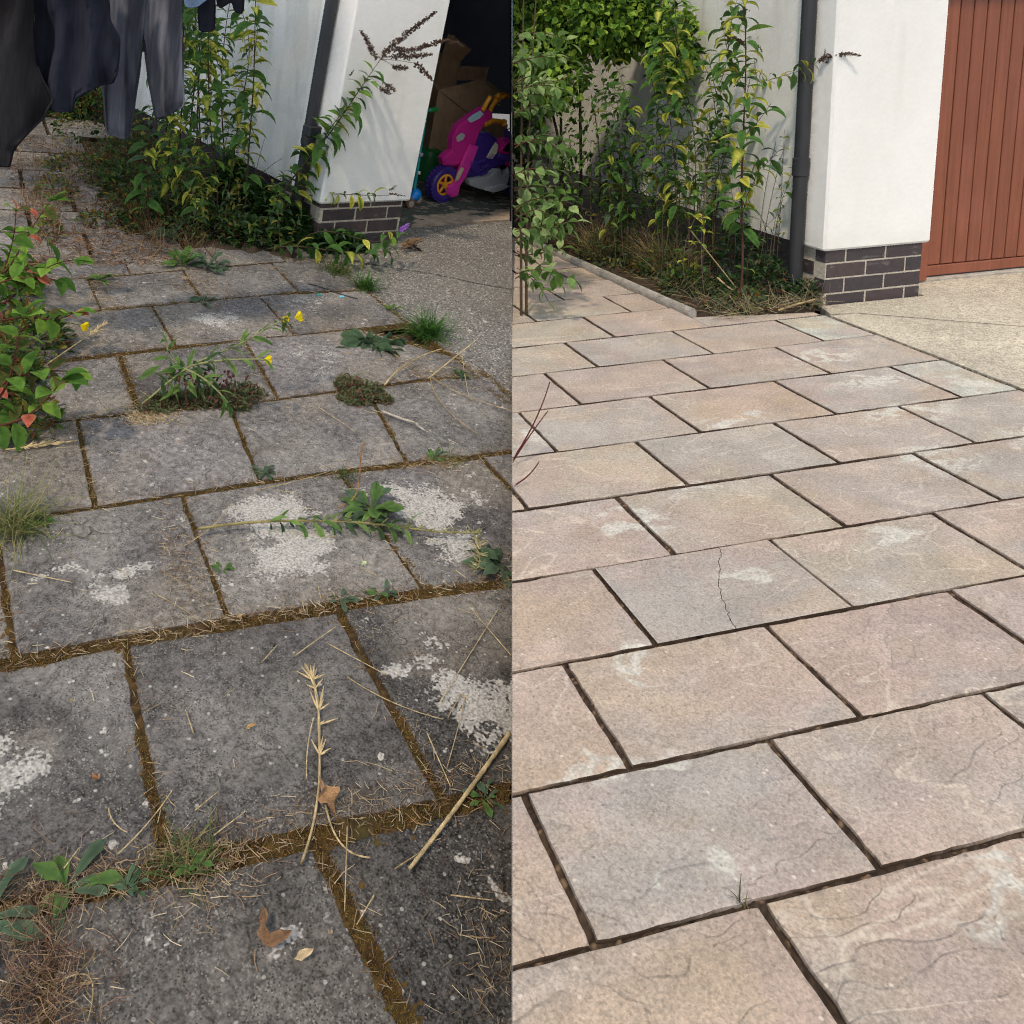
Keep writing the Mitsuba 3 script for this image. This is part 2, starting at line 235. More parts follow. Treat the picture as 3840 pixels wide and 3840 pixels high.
def prism(poly, y0, y1, bev=0.0):
    """Polygon in x, z extruded along y, edges chamfered."""
    P = Polygon(poly)
    if not P.exterior.is_ccw: P = Polygon(list(poly)[::-1])
    if bev <= 0:
        t = trimesh.creation.extrude_polygon(P, y1 - y0)
        v = np.array(t.vertices); return trimesh.Trimesh(np.stack([v[:, 0], y1 - v[:, 2], v[:, 1]], 1), t.faces)
    cs = m3.CrossSection([np.array(P.exterior.coords)[:-1]]); inn = cs.offset(-bev, m3.JoinType.Round)
    mid = cs.extrude(y1 - y0 - 2 * bev).translate((0, 0, bev)); full = inn.extrude(y1 - y0)
    m = mid + full
    v, f = va(m); return trimesh.Trimesh(np.stack([v[:, 0], y1 - v[:, 2], v[:, 1]], 1), f)
def mixc(a, b, t): return np.asarray(a) * (1 - t) + np.asarray(b) * t

# ---------------------------------------------------------------- materials
VC = {'type': 'mesh_attribute', 'name': 'vertex_color'}
scene['matte'] = {'type': 'twosided', 'bsdf': {'type': 'principled', 'base_color': VC, 'roughness': 0.85, 'specular': 0.25}}
scene['gloss'] = {'type': 'twosided', 'bsdf': {'type': 'principled', 'base_color': VC, 'roughness': 0.32, 'specular': 0.5}}
scene['leaf'] = {'type': 'principledthin', 'base_color': VC, 'roughness': 0.45, 'diff_trans': 0.75, 'spec_trans': 0.0}
scene['petal'] = {'type': 'principledthin', 'base_color': VC, 'roughness': 0.7, 'diff_trans': 0.8, 'spec_trans': 0.0}
def plain_col(p, n, uv):
    k = mi.UInt32(dr.clip(uv.x, 0, 4000)) * 6
    return mi.Color3f(*[dr.gather(mi.Float, PAL_ARR, k + j) for j in range(3)]) * dr.clip(uv.y, 0, 3)
def leaf_col(p, n, uv):
    k = mi.UInt32(dr.clip(uv.x, 0, 4000)) * 6; t = dr.clip(uv.y, 0, 1)
    a, b = (mi.Color3f(*[dr.gather(mi.Float, PAL_ARR, k + j + o) for j in range(3)]) for o in (0, 3))
    return (a * (1 - t) + b * t) * (.75 + .5 * noise(p.x * 70, p.y * 70, p.z * 70)) * (.8 + .4 * noise(p.x * 11, p.y * 11, p.z * 11))
scene['matte_plain'] = {'type': 'twosided', 'bsdf': {'type': 'principled', 'base_color': mikit.proc(plain_col), 'roughness': 0.85, 'specular': 0.25}}
def stalk_col(p, n, uv): return plain_col(p, n, uv) * (.45 + .6 * fbm(p.x * 130, p.y * 130, p.z * 130, 3) + .45 * noise(p.x * 620, p.y * 620, p.z * 620))
scene['dry_skin'] = {'type': 'twosided', 'bsdf': {'type': 'principled', 'base_color': mikit.proc(stalk_col), 'roughness': 0.9, 'specular': 0.2}}
scene['gloss_plain'] = {'type': 'twosided', 'bsdf': {'type': 'principled', 'base_color': mikit.proc(plain_col), 'roughness': 0.32, 'specular': 0.5}}
scene['leaf_plain'] = {'type': 'principledthin', 'base_color': mikit.proc(plain_col), 'roughness': 0.5, 'diff_trans': 0.55, 'spec_trans': 0.0}
scene['petal_plain'] = {'type': 'principledthin', 'base_color': mikit.proc(plain_col), 'roughness': 0.7, 'diff_trans': 0.8, 'spec_trans': 0.0}
scene['leaf_blade'] = {'type': 'principledthin', 'base_color': mikit.proc(leaf_col), 'roughness': 0.45, 'diff_trans': 0.8, 'spec_trans': 0.0}
def P(fn, rough=0.85, spec=0.3, bump=None, scale=1.0, eps=1e-3):
    b = {'type': 'principled', 'base_color': mikit.proc(fn), 'roughness': rough, 'specular': spec}
    if bump is not None: b = {'type': 'bumpmap', 'arbitrary': mikit.proc(bump, eps=eps), 'scale': scale, 'bsdf': b}
    return {'type': 'twosided', 'bsdf': b}
def sl(uv):
    i = dr.floor(uv.x / 10.0)
    return i, uv.x - i * 10.0 - 5.0, uv.y
# pale lichen on the old slabs: x, y, half-width, half-depth, strength
LICHEN = [(0.0, 0.92, .15, .15, 1.0), (0.03, .74, .15, .12, .95), (-.02, .98, .13, .07, .8), (0.46, .9, .14, .16, .9), (.46, .72, .10, .09, .7), (.36, .97, .08, .06, .7), (-.56, .80, .1, .03, .7), (-.42, .79, .10, .025, .75), (-.47, .71, .06, .06, .95),
          (.24, .22, .12, .09, .9), (.31, .14, .10, .09, .85), (.14, .33, .08, .06, .7), (.20, .40, .05, .04, .6), (.18, 2.36, .13, .13, .7), (.66, 2.5, .11, .1, .5), (.50, 1.95, .16, .13, .45), (.45, 1.82, .1, .1, .35), (-.24, 1.54, .1, .03, .5),
          (-.70, .29, .06, .07, .7), (-.73, .2, .05, .05, .6), (.62, .9, .1, .09, .5), (-.04, .10, .015, .012, 1.2), (-.5, -.1, .1, .06, .3), (-.32, -.18, .03, .03, .8), (.1, -.18, .02, .05, .9), (.16, -.24, .015, .04, 1.0), (.05, -.1, .03, .02, .7),
          (-.08, 1.62, .08, .05, .3), (1.3, 2.3, .4, .3, .35), (1.5, 1.9, .3, .3, .3)]
def old_col(p, n, uv):
    i, x, y = sl(uv)
    r = cell_rand(i, 3); r2 = cell_rand(i, 7)
    big = fbm(x * 5 + i * 3.1, y * 5, 0, 3); mid_ = fbm(x * 75, y * 75, i, 3); fine = noise(x * 260, y * 260, 2.0); grain = noise(x * 520, y * 520, 5.0)
    v = (0.088 + 0.045 * r) * (0.55 + 0.9 * big) * (0.35 + 1.3 * mid_)
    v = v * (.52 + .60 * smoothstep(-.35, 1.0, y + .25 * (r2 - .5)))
    v = v + 0.060 * (fine - 0.45) * (0.5 + big) + 0.05 * (grain - .5)
    col = mi.Color3f(v * 1.03, v * 0.985, v * (0.95 + .05 * r2))
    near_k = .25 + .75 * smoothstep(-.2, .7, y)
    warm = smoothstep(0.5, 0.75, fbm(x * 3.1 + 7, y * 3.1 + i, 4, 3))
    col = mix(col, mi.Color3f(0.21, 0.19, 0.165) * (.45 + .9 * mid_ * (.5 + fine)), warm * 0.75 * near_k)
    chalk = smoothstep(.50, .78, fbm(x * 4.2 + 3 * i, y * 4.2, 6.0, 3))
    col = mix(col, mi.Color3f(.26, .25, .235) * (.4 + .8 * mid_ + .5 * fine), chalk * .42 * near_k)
    jx, jy = x + .004 * (noise(x * 160, y * 160, 21.0) - .5), y + .004 * (noise(x * 160, y * 160, 25.0) - .5)
    pd, _, pw = voronoi(jx * 225 + i * 3, jy * 225)
    dark = smoothstep(.52, .22, pd) * smoothstep(.62, .82, pw) * smoothstep(.05, .55, noise(x * 24, y * 24, 3.0))
    fd, _, fw_ = voronoi(jx * 210 + 7, jy * 210 + i)
    fleck = smoothstep(.5, .2, fd) * smoothstep(.72, .86, fw_) * smoothstep(.2, .7, noise(x * 14, y * 14, 5.0 + i))
    col = mix(col, mi.Color3f(0.022, 0.021, 0.02), dark * 0.72)
    col = mix(col, mi.Color3f(.30, .285, .265), fleck * .55)
    line = smoothstep(.985, .996, 1 - dr.abs(2 * fbm(x * 4.5 + i * 6, y * 4.5, 8.0, 4) - 1)) * smoothstep(.56, .66, noise(x * 6, y * 6 + i, 12.0))
    col = mix(col, mi.Color3f(.022, .02, .018), line * .5)
    spd, _, spw = voronoi(x * 17 + i * 5, y * 17)
    spot = smoothstep(0.27, 0.17, spd + 0.42 * noise(x * 150, y * 150) - 0.06) * dr.select(spw > 0.90, 1.0, 0.0) * smoothstep(0.2, .5, noise(x * 4, y * 4, i))
    s2, _, w2 = voronoi(x * 60, y * 60 + i)
    spot2 = smoothstep(0.26, 0.14, s2) * dr.select(w2 > 0.955, 1.0, 0.0)
    m = mi.Float(0)
    wx, wy = noise(x * 11, y * 11, 1.0) - .5, noise(x * 11, y * 11, 8.0) - .5
    for (a, b, ra, rb, k) in LICHEN:
        d = dr.sqrt(dr.square((x - a + .09 * wx) / ra) + dr.square((y - b + .09 * wy) / rb))
        m = dr.maximum(m, k * smoothstep(1.25, 0.35, d))
    m = smoothstep(0.42, 0.62, m * 0.84 + 0.55 * (noise(x * 190, y * 190, 4.0) - 0.5) + .5 * (noise(x * 70, y * 70, 4.5) - 0.5) + .42 * (noise(x * 26, y * 26, 6.0) - .5))
    pale = mi.Color3f(0.44, 0.43, 0.405) * (0.5 + 0.75 * fine)
    col = mix(col, pale, dr.clip(m * .85 + spot * .9 + spot2 * 0.7, 0, 1))
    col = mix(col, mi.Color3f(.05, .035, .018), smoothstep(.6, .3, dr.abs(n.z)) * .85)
    return mi.Color3f(dr.maximum(col.x, .012), dr.maximum(col.y, .012), dr.maximum(col.z, .012))
def old_bump(p, n, uv):
    i, x, y = sl(uv)
    rid = 1 - dr.abs(2 * fbm(x * 7 + i * 2.7, y * 7, 1.0, 3) - 1)
    q = fbm(x * 3.3 + i * 5.1, y * 3.3, 3.0, 4) * 9; fq = q - dr.floor(q)
    return 0.0016 * (dr.floor(q) + smoothstep(0, .10, fq)) + 0.003 * fbm(x * 16, y * 16, i, 3) + 0.0016 * noise(x * 95, y * 95, 2.0) + 0.0008 * noise(x * 260, y * 260, 2.0) + 0.004 * smoothstep(0.90, 0.97, rid)
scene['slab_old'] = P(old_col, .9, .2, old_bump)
PAL = [(0.385, .312, .268), (.375, .322, .282), (.350, .322, .296), (.392, .318, .252), (.368, .310, .280), (.362, .332, .286)]
PATCH = [(1.17, 1.43, .17, .10), (.66, 1.35, .18, .13), (-.60, 1.27, .13, .09), (-1.52, .77, .2, .06), (-.95, .62, .09, .06), (-1.03, .07, .07, .05), (-.53, -.12, .22, .07), (-.45, -.02, .2, .03), (1.0, 2.1, .25, .1), (1.05, 2.45, .2, .1), (1.35, 1.95, .12, .15), (-.9, 2.7, .25, .06), (.1, .95, .12, .08), (-.3, 1.4, .1, .05), (-1.2, .1, .03, .03), (-.45, .9, .10, .05), (.35, .55, .2, .06), (-1.3, 1.6, .2, .08), (.9, 1.75, .25, .1), (.2, 1.9, .2, .06), (-.75, 2.0, .22, .08), (.1, .2, .2, .07), (-1.15, .35, .15, .05), (.75, .3, .2, .1)]
def new_col(p, n, uv):
    i, x, y = sl(uv)
    k = cell_rand(i, 5) * 6
    col = mi.Color3f(*PAL[0])
    for q in range(1, 6): col = dr.select(k > q, mi.Color3f(*PAL[q]), col)
    col = dr.select(i >= 900, mi.Color3f(.41, .43, .39), col)
    a = fbm(x * 3.2 + i * 4.3, y * 5.5, i, 4); b = fbm(x * 9 + i, y * 13 + 3, 2.0, 3)
    col = mix(col, mi.Color3f(.395, .315, .23), smoothstep(.50, .72, a) * .5)
    col = mix(col, mi.Color3f(.335, .315, .30), smoothstep(.5, .3, a) * .5)
    col = mix(col, mi.Color3f(.375, .295, .265), smoothstep(.5, .66, fbm(x * 4 - i, y * 4, 9.0, 3)) * .5)
    fine = noise(x * 190, y * 190, 1.0); g = noise(x * 420, y * 420, 1.0)
    ochre = smoothstep(.5, .72, fbm(x * 6 + i * 2, y * 8, 14.0, 4))
    col = mix(col, mi.Color3f(.375, .305, .225), ochre * .22)
    col = col * (0.52 + 0.36 * b + 0.34 * fine + 0.28 * g)
    col = mix(col, mi.Color3f(.17, .15, .13), smoothstep(.64, .78, noise(x * 240, y * 240, 6.0)) * .32)
    band = fbm(x * 5 + 1.6 * noise(x * 3.2, y * 3.2, i) + i * 9, y * 9 + 1.6 * noise(x * 3, y * 3, i + 4), 5.0, 3)
    vein = smoothstep(.95, .992, 1 - dr.abs(2 * band - 1)) * smoothstep(.45, .62, noise(x * 3.5 + i, y * 3.5, 2.0))
    col = mix(col, mi.Color3f(.56, .51, .43), vein * .5 * (.3 + fine))
    crack = smoothstep(.985, .996, 1 - dr.abs(2 * fbm(x * 5.3 + i * 6, y * 8.5, 8.0, 4) - 1)) * smoothstep(.56, .66, noise(x * 7, y * 7 + i, 12.0))
    col = mix(col, mi.Color3f(.15, .12, .10), crack * .22)
    m = mi.Float(0)
    wx, wy = fbm(x * 10, y * 10, 1.0) - .5, fbm(x * 10, y * 10, 8.0) - .5
    for (px, py, ra, rb) in PATCH:
        d = dr.sqrt(dr.square((x - px + .16 * wx) / ra) + dr.square((y - py + .16 * wy) / rb))
        m = dr.maximum(m, smoothstep(1.15, .5, d))
    swirl = smoothstep(.36, .6, fbm(x * 22 + 3 * wx, y * 38 + 3 * wy, i, 4))
    col = mix(col, mi.Color3f(.54, .535, .485) * (.68 + .45 * fine), m * swirl * .85)
    q = fbm(x * 2.6 + i * 5.1, y * 4.4, 3.0, 4) * 10; fq = q - dr.floor(q)
    col = col * (1 + .10 * (cell_rand(dr.floor(q), i) - .5)) * (1 - .15 * smoothstep(.06, .0, fq) * smoothstep(.4, .6, noise(x * 6, y * 6, i + 2)))
    pit_d, _, pw = voronoi(x * 55, y * 55 + i)
    pit = smoothstep(.24, .10, pit_d) * dr.select(pw > .90, 1.0, 0.0) * smoothstep(.4, .6, noise(x * 6, y * 6, i))
    col = mix(col, mi.Color3f(.13, .11, .10), pit * .5)
    wd, _, ww = voronoi(x * 48 + 9, y * 48 + i)
    col = mix(col, mi.Color3f(.66, .60, .52), smoothstep(.24, .1, wd) * dr.select(ww > .975, 1.0, 0.0) * .6)
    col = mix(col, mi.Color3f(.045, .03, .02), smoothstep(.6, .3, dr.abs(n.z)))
    return mi.Color3f(dr.maximum(col.x, .02), dr.maximum(col.y, .02), dr.maximum(col.z, .02))
def new_bump(p, n, uv):
    i, x, y = sl(uv)
    q = fbm(x * 2.6 + i * 5.1, y * 4.4, 3.0, 4) * 10; fq = q - dr.floor(q)
    return 0.0030 * (dr.floor(q) + smoothstep(0, .10, fq)) + 0.003 * fbm(x * 8 + i * 3, y * 13, i, 4) + 0.0012 * noise(x * 110, y * 110, 2.0) + 0.0007 * noise(x * 260, y * 260) - 0.0022 * smoothstep(.985, .996, 1 - dr.abs(2 * fbm(x * 5.3 + i * 6, y * 8.5, 8.0, 4) - 1)) * smoothstep(.56, .66, noise(x * 7, y * 7 + i, 12.0))
scene['slab_new'] = P(new_col, .8, .3, new_bump)
def agg(base, pale, darkc, k):
    def fn(p, n, uv):
        x, y = uv.x, uv.y
        d, d2, w = voronoi(x * k, y * k); f_, _, w2 = voronoi(x * k * 2.3, y * k * 2.3)
        col = mi.Color3f(*base) * (.55 + .55 * fbm(x * 3, y * 3, 1.0, 3) + .5 * fbm(x * 40, y * 40, 1.0, 2))
        col = mix(col, mi.Color3f(*darkc), smoothstep(.05, .0, d2 - d) * .0 + smoothstep(.5, .72, noise(x * 130, y * 130, 4.0)) * .6)
        col = mix(col, mi.Color3f(*pale), smoothstep(.35, .2, d) * dr.select(w > .72, 1.0, 0.0) * .8)
        col = mix(col, mi.Color3f(*pale), smoothstep(.35, .2, f_) * dr.select(w2 > .8, 1.0, 0.0) * .7)
        big_d, _, bw = voronoi(x * 9, y * 9)
        col = mix(col, mi.Color3f(*pale) * 1.15, smoothstep(.2, .12, big_d + .2 * noise(x * 50, y * 50)) * dr.select(bw > .82, 1.0, 0.0) * .8)
        return col
    return fn
def agg_bump(p, n, uv): return 0.0016 * noise(uv.x * 110, uv.y * 110) + 0.0012 * noise(uv.x * 190, uv.y * 190)
scene['concrete_old'] = P(agg((.150, .144, .136), (.42, .41, .385), (.035, .033, .031), 62), .9, .2, agg_bump)
scene['concrete_new'] = P(agg((.40, .37, .305), (.53, .50, .43), (.22, .20, .16), 60), .9, .2, agg_bump)
def soil_col(p, n, uv): return mix((.035, .026, .018), (.10, .075, .05), fbm(p.x * 30, p.y * 30, 1.0, 3)) * (.6 + .8 * noise(p.x * 140, p.y * 140))
scene['earth'] = P(soil_col, .95, .1)
def jointnew(p, n, uv): return mix((.022, .015, .011), (.07, .045, .026), fbm(p.x * 60, p.y * 60, 1.0, 3))
scene['joint_sand'] = P(jointnew, .95, .1)
def white_col(p, n, uv):
    g = fbm(p.x * 2.5, p.y * 2.5, p.z * 1.2, 4); f_ = noise(p.x * 60, p.y * 60, p.z * 60)
    streak = fbm(p.x * 9, p.y * 9, p.z * .8, 3)
    splash = smoothstep(.62, .30, p.z + .22 * fbm(p.x * 9, p.y * 9, p.z * 9, 3)) * .35
    col = mix((.83, .85, .85), (.765, .79, .775), smoothstep(.45, .75, g) * .6) * (.955 + .06 * f_)
    col = mix(col, (.60, .585, .52), splash)
    return mix(col, (.55, .56, .50), smoothstep(.58, .8, streak) * .25)
def white_bump(p, n, uv): return .0016 * fbm(p.x * 120, p.y * 120, p.z * 120, 3) + .002 * noise(p.x * 22, p.y * 22, p.z * 22)
scene['white_render'] = P(white_col, .9, .2, white_bump)
def side_col(p, n, uv):
    streak = fbm(p.x * 10, p.y * 10, p.z * 1.1, 4)
    col = mix((.80, .815, .80), (.58, .59, .545), smoothstep(.42, .72, streak) * .55)
    return col * (.93 + .1 * noise(p.x * 70, p.y * 70, p.z * 70))
scene['white_wall'] = P(side_col, .9, .2, white_bump)
def brick_col(p, n, uv):
    r = uv.x
    col = mix((.045, .040, .047), (.070, .052, .054), r) * (.6 + .55 * fbm(p.x * 40, p.y * 40, p.z * 40, 3) + .25 * noise(p.x * 220, p.y * 220, p.z * 220))
    return mix(col, (.20, .19, .18), smoothstep(.62, .8, fbm(p.x * 16, p.y * 16, p.z * 30 + r * 9, 3)) * .4)
scene['brick'] = P(brick_col, .6, .4, lambda p, n, uv: .002 * fbm(p.x * 90, p.y * 90, p.z * 90, 3))
def mortar_col(p, n, uv): return mi.Color3f(.46, .43, .37) * (.6 + .7 * fbm(p.x * 70, p.y * 70, p.z * 70, 3))
scene['mortar'] = P(mortar_col, .95, .1)
def door_col(p, n, uv):
    r = cell_rand(dr.floor(uv.x * 1.0), 2)
    g = fbm(uv.y * 60 + r * 40, p.z * 3.0, r * 7, 4)
    return mi.Color3f(.215, .074, .042) * (.60 + .55 * g + .22 * r) + mi.Color3f(.03, .012, .012) * smoothstep(.5, .8, fbm(p.x * 4, p.z * 2.5, 1.0, 3))
scene['door_wood'] = P(door_col, .5, .4)
def floor_col(p, n, uv):
    x, y = uv.x, uv.y
    con = mi.Color3f(.36, .30, .24) * (.55 + .7 * fbm(x * 22, y * 22, 1.0, 4))
    paint = mi.Color3f(.075, .088, .078) * (.65 + .6 * fbm(x * 30, y * 30, 2.0, 3))
    e = y - .43 + .35 * (fbm(x * 5, y * 9, 3.0, 4) - .5) + .25 * smoothstep(1.15, .85, x)
    col = mix(con, paint, smoothstep(-.012, .012, e))
    return mix(col, con * .8, smoothstep(.62, .66, fbm(x * 18, y * 26, 6.0, 3)) * .8)
scene['garage_floor'] = P(floor_col, .85, .25)
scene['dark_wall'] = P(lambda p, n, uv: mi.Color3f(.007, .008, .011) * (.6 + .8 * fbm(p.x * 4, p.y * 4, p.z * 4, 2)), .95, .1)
def pipe_col(p, n, uv): return mi.Color3f(.028, .031, .037) * (.7 + .6 * fbm(p.x * 30, p.y * 30, p.z * 7, 3))
scene['pipe_plastic'] = P(pipe_col, .42, .45)
def card_col(p, n, uv): return mi.Color3f(.52, .35, .215) * (.75 + .4 * fbm(p.x * 30, p.y * 30, p.z * 9, 3))
scene['cardboard'] = P(card_col, .9, .15)
def cloth(c, c2, k=1.0):
    def fn(p, n, uv):
        return mix(c, c2, smoothstep(.4, .7, fbm(uv.x * 9 * k, uv.y * 2.2, 1.0, 4))) * (.85 + .3 * noise(uv.x * 260, uv.y * 30, 1.0))
    return fn
scene['cloth_charcoal'] = P(cloth((.012, .012, .0145), (.023, .0235, .028)), .95, .1)
scene['cloth_black'] = P(cloth((.013, .016, .027), (.027, .031, .048)), .95, .1)
scene['cloth_denim'] = P(cloth((.036, .040, .056), (.15, .16, .20), 2.6), .95, .1)
scene['cloth_blue'] = P(cloth((.14, .22, .36), (.2, .3, .45)), .95, .1)
scene['cloth_navy'] = P(cloth((.01, .011, .016), (.02, .022, .032)), .95, .1)
def kerb_col(p, n, uv): return mi.Color3f(.36, .345, .315) * (.55 + .75 * fbm(p.x * 22, p.y * 22, p.z * 22, 4)) * (.8 + .4 * noise(p.x * 150, p.y * 150, p.z * 150))
scene['kerb_stone'] = P(kerb_col, .9, .2, lambda p, n, uv: .004 * fbm(p.x * 50, p.y * 50, p.z * 50, 3))
# ---------------------------------------------------------------- paving
def slab_mesh(corners, inset, idx, hz, th=.045, wob=.0025, rr=None):
    """corners: 4 joint-centre points counter-clockwise; inset per edge. Returns v, f, uv of a stone with a worn, chamfered edge."""
    rr = rr or np.random.default_rng(idx + 50)
    c = np.array(corners, float)
    if Polygon(c).exterior.is_ccw is False: c = c[::-1]; inset = [inset[2], inset[1], inset[0], inset[3]]
    n = len(c); L_ = []
    for k in range(n):
        a, b = c[k], c[(k + 1) % n]; d = (b - a) / np.linalg.norm(b - a); nn = np.array([-d[1], d[0]])
        L_.append((a + nn * inset[k % len(inset)], d))
    cc = []
    for k in range(n):
        (a, d), (b, e) = L_[k - 1], L_[k]
        t = np.linalg.solve(np.stack([d, -e], 1), b - a); cc.append(a + d * t[0])
    P_ = []
    for k in range(n):
        a, b = cc[k], cc[(k + 1) % n]; m = max(6, int(np.linalg.norm(b - a) / .022)); d = (b - a) / np.linalg.norm(b - a); nn = np.array([-d[1], d[0]])
        w = np.convolve(rr.normal(0, 1, m + 4), [.25, .5, .25], 'same')[2:m + 2] * wob
        w[0] = -.0; 
        for j in range(m): P_.append(a + (b - a) * j / m + nn * (abs(w[j]) + (.004 if j == 0 else 0)))
    P_ = np.array(P_); cen = P_.mean(0); N = len(P_)
    def ring(ins, z):
        d = P_ - cen; l = np.linalg.norm(d, axis=1, keepdims=True)
        q = cen + d * (1 - ins / l); return np.column_stack([q, np.full(N, z)])
    tilt = rr.normal(0, .0025, 2)
    rings = [ring(0, -th), ring(0, -.007), ring(.0025, -.002), ring(.008, 0.0), ring(.06, 0.0008)]
    v = np.vstack(rings + [np.append(cen, .001)[None]])
    top = np.ones(len(v)); v[:, 2] += hz + (v[:, :2] - cen) @ tilt
    f = []
    for r in range(len(rings) - 1):
        for j in range(N):
            a, b = r * N + j, r * N + (j + 1) % N; f += [[a, b, b + N], [a, b + N, a + N]]
    for j in range(N): f.append([(len(rings) - 1) * N + j, (len(rings) - 1) * N + (j + 1) % N, len(v) - 1])
    for j in range(1, N - 1): f.append([0, j + 1, j])
    return v, np.array(f)
def put_slab(parent, mat, h, corners, inset, idx, hz, **k):
    v, f = slab_mesh(corners, inset, idx, hz, **k)
    fn = lambda q: np.column_stack([q[:, 0] + 5 + 10 * idx, q[:, 1]])
    # trim at the yards' border first, uv after
    s = side(h, v)
    if (s <= 0).all(): return None
    if (s <= EPS).any():
        n = np.linalg.inv(FR[h][:3, :3]) @ SEAM_N * (-1 if h == 'L' else 1); Pq = (np.linalg.inv(FR[h]) @ np.append(SEAM_P, 1))[:3]
        t = trimesh.intersections.slice_mesh_plane(trimesh.Trimesh(v, f, process=True), n, Pq + n * EPS, cap=False)
        v, f = np.array(t.vertices), np.array(t.faces)
    if len(f) == 0: return None
    sm = trimesh.graph.smooth_shade(trimesh.Trimesh(v, f, process=False), angle=math.radians(50), facet_minarea=None)
    v, f = np.array(sm.vertices), np.array(sm.faces)
    k = key_of(parent + '__slab')
    scene[k] = mikit.ply((W(h, v), f), mat, smooth=True, uv=fn(v))
    return k

# ---- yard L: bed of moss and dirt under the old slabs
def moss_bed(h, x0, x1, y0, y1, z0, step, sink):
    nx, ny = int((x1 - x0) / step) + 1, int((y1 - y0) / step) + 1
    X, Y = np.meshgrid(np.linspace(x0, x1, nx), np.linspace(y0, y1, ny))
    p = np.stack([X.ravel(), Y.ravel(), 0 * X.ravel()], 1)
    n1 = meshkit.fbm(p * 60); n2 = meshkit.fbm(p * 9 + 5); n3 = meshkit.noise(p * 170)
    n1, n2, n3 = [(q - q.min()) / (np.ptp(q) + 1e-9) for q in (n1, n2, n3)]
    z = z0 + sink * n1 + .004 * n3
    c = mixc(np.array([.024, .014, .006]), np.array([.105, .062, .018]), np.clip(n1 * 1.3 - .15, 0, 1)[:, None])
    c = mixc(c, np.array([.055, .05, .015]), (np.clip((n2 - .55) * 4, 0, 1) * .8)[:, None])
    c = mixc(c, np.array([.10, .075, .05]), (np.clip((n2 - .30) * -6 , 0, 1) * .6)[:, None]) * (.35 + .9 * n3[:, None])
    v = np.column_stack([p[:, :2], z])
    i, j = np.meshgrid(np.arange(ny - 1), np.arange(nx - 1), indexing='ij'); a = (i * nx + j).ravel()
    f = np.vstack([np.stack([a, a + 1, a + nx + 1], 1), np.stack([a, a + nx + 1, a + nx], 1)])
    return v, f, c
def near_joint(v, f, c, segs, wid):
    """Keeps the part of a sheet that lies within wid of the joints."""
    d = np.full(len(v), 9.0)
    for a, b in segs:
        a, b = np.array(a), np.array(b); ab = b - a; t = np.clip(((v[:, :2] - a) @ ab) / (ab @ ab), 0, 1)
        d = np.minimum(d, np.linalg.norm(v[:, :2] - a - t[:, None] * ab, axis=1))
    ok = (d[f] < wid).all(1); f = f[ok]; u, inv = np.unique(f, return_inverse=True)
    return v[u], inv.reshape(-1, 3), c[u]
jsegs = []
D['Lslabs'][2].append([[1.2, 1.13], [1.3, .50]])
for r in D['Lslabs'][:3]: r.insert(0, [[r[0][0][0] - .5, r[0][0][1] - .01], [r[0][1][0] - .5, r[0][1][1] + .01]])
for r in D['Lslabs']:
    for (t, b) in r: jsegs.append((t, b))
    for k in range(len(r) - 1): jsegs += [(r[k][1], r[k + 1][1]), (r[k][0], r[k + 1][0])]
LD = D['Ldrive']
jsegs += list(zip(LD, LD[1:]))
patio = key_of('patio')
bed = moss_bed('L', -1.6, 1.35, -.75, 3.6, -.0125, .0065, .0095)
bedm = near_joint(*bed, jsegs, .045)
scene_k = put('moss', bedm, 'matte', 'L', patio, smooth=True, kind='stuff')
tag(patio, 'weathered dark grey paving slabs with mossy joints, spotted with pale lichen, on the left', kind='structure')
tag(scene_k, 'brown and olive moss filling the joints between the old slabs', kind='stuff')
ji = .011
ins_rows = [.0065, .0062, .0046, .0034, .0024, .002, .002, .002]
rs = np.random.default_rng(5)
driveline = np.array(LD)
def drive_x(y): return np.interp(y, driveline[::-1, 1], driveline[::-1, 0])
idx = 0
for ri, r in enumerate(D['Lslabs']):
    w = ins_rows[ri]
    for k in range(len(r) - 1):
        (t0, b0), (t1, b1) = r[k], r[k + 1]
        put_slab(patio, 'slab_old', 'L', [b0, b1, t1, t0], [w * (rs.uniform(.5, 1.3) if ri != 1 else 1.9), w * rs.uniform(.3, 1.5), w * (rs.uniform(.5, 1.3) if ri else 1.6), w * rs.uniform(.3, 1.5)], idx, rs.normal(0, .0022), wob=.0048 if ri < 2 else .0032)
        idx += 1
# further rows of the path behind the washing
yy = 3.2
rowy = [3.1, 3.5, 3.9, 4.35, 4.8, 5.3, 5.9, 6.6]
for k in range(1, len(rowy)):
    off = -.95 + (.25 if k % 2 else 0)
    for q in range(-1, 3):
        x0, x1 = off + .47 * q, off + .47 * (q + 1)
        if x1 > .42: continue
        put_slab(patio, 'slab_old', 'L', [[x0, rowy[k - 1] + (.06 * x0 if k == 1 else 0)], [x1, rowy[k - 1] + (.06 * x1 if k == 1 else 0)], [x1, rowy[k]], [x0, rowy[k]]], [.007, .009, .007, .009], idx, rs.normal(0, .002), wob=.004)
        idx += 1
# base of the sloping yard: a thick body of earth under patio, beds and drive
base = box(-7, 5, -3, 14, -.75, -.034)
gk = put('ground', base, 'earth', 'L'); tag(gk, 'brown earth under the old patio and its beds', kind='structure')
gk2 = put('ground', box(-5, 8, -4, 14, -.9, -.062), 'earth', 'R'); tag(gk2, 'brown earth under the cleaned patio and its bed', kind='structure')
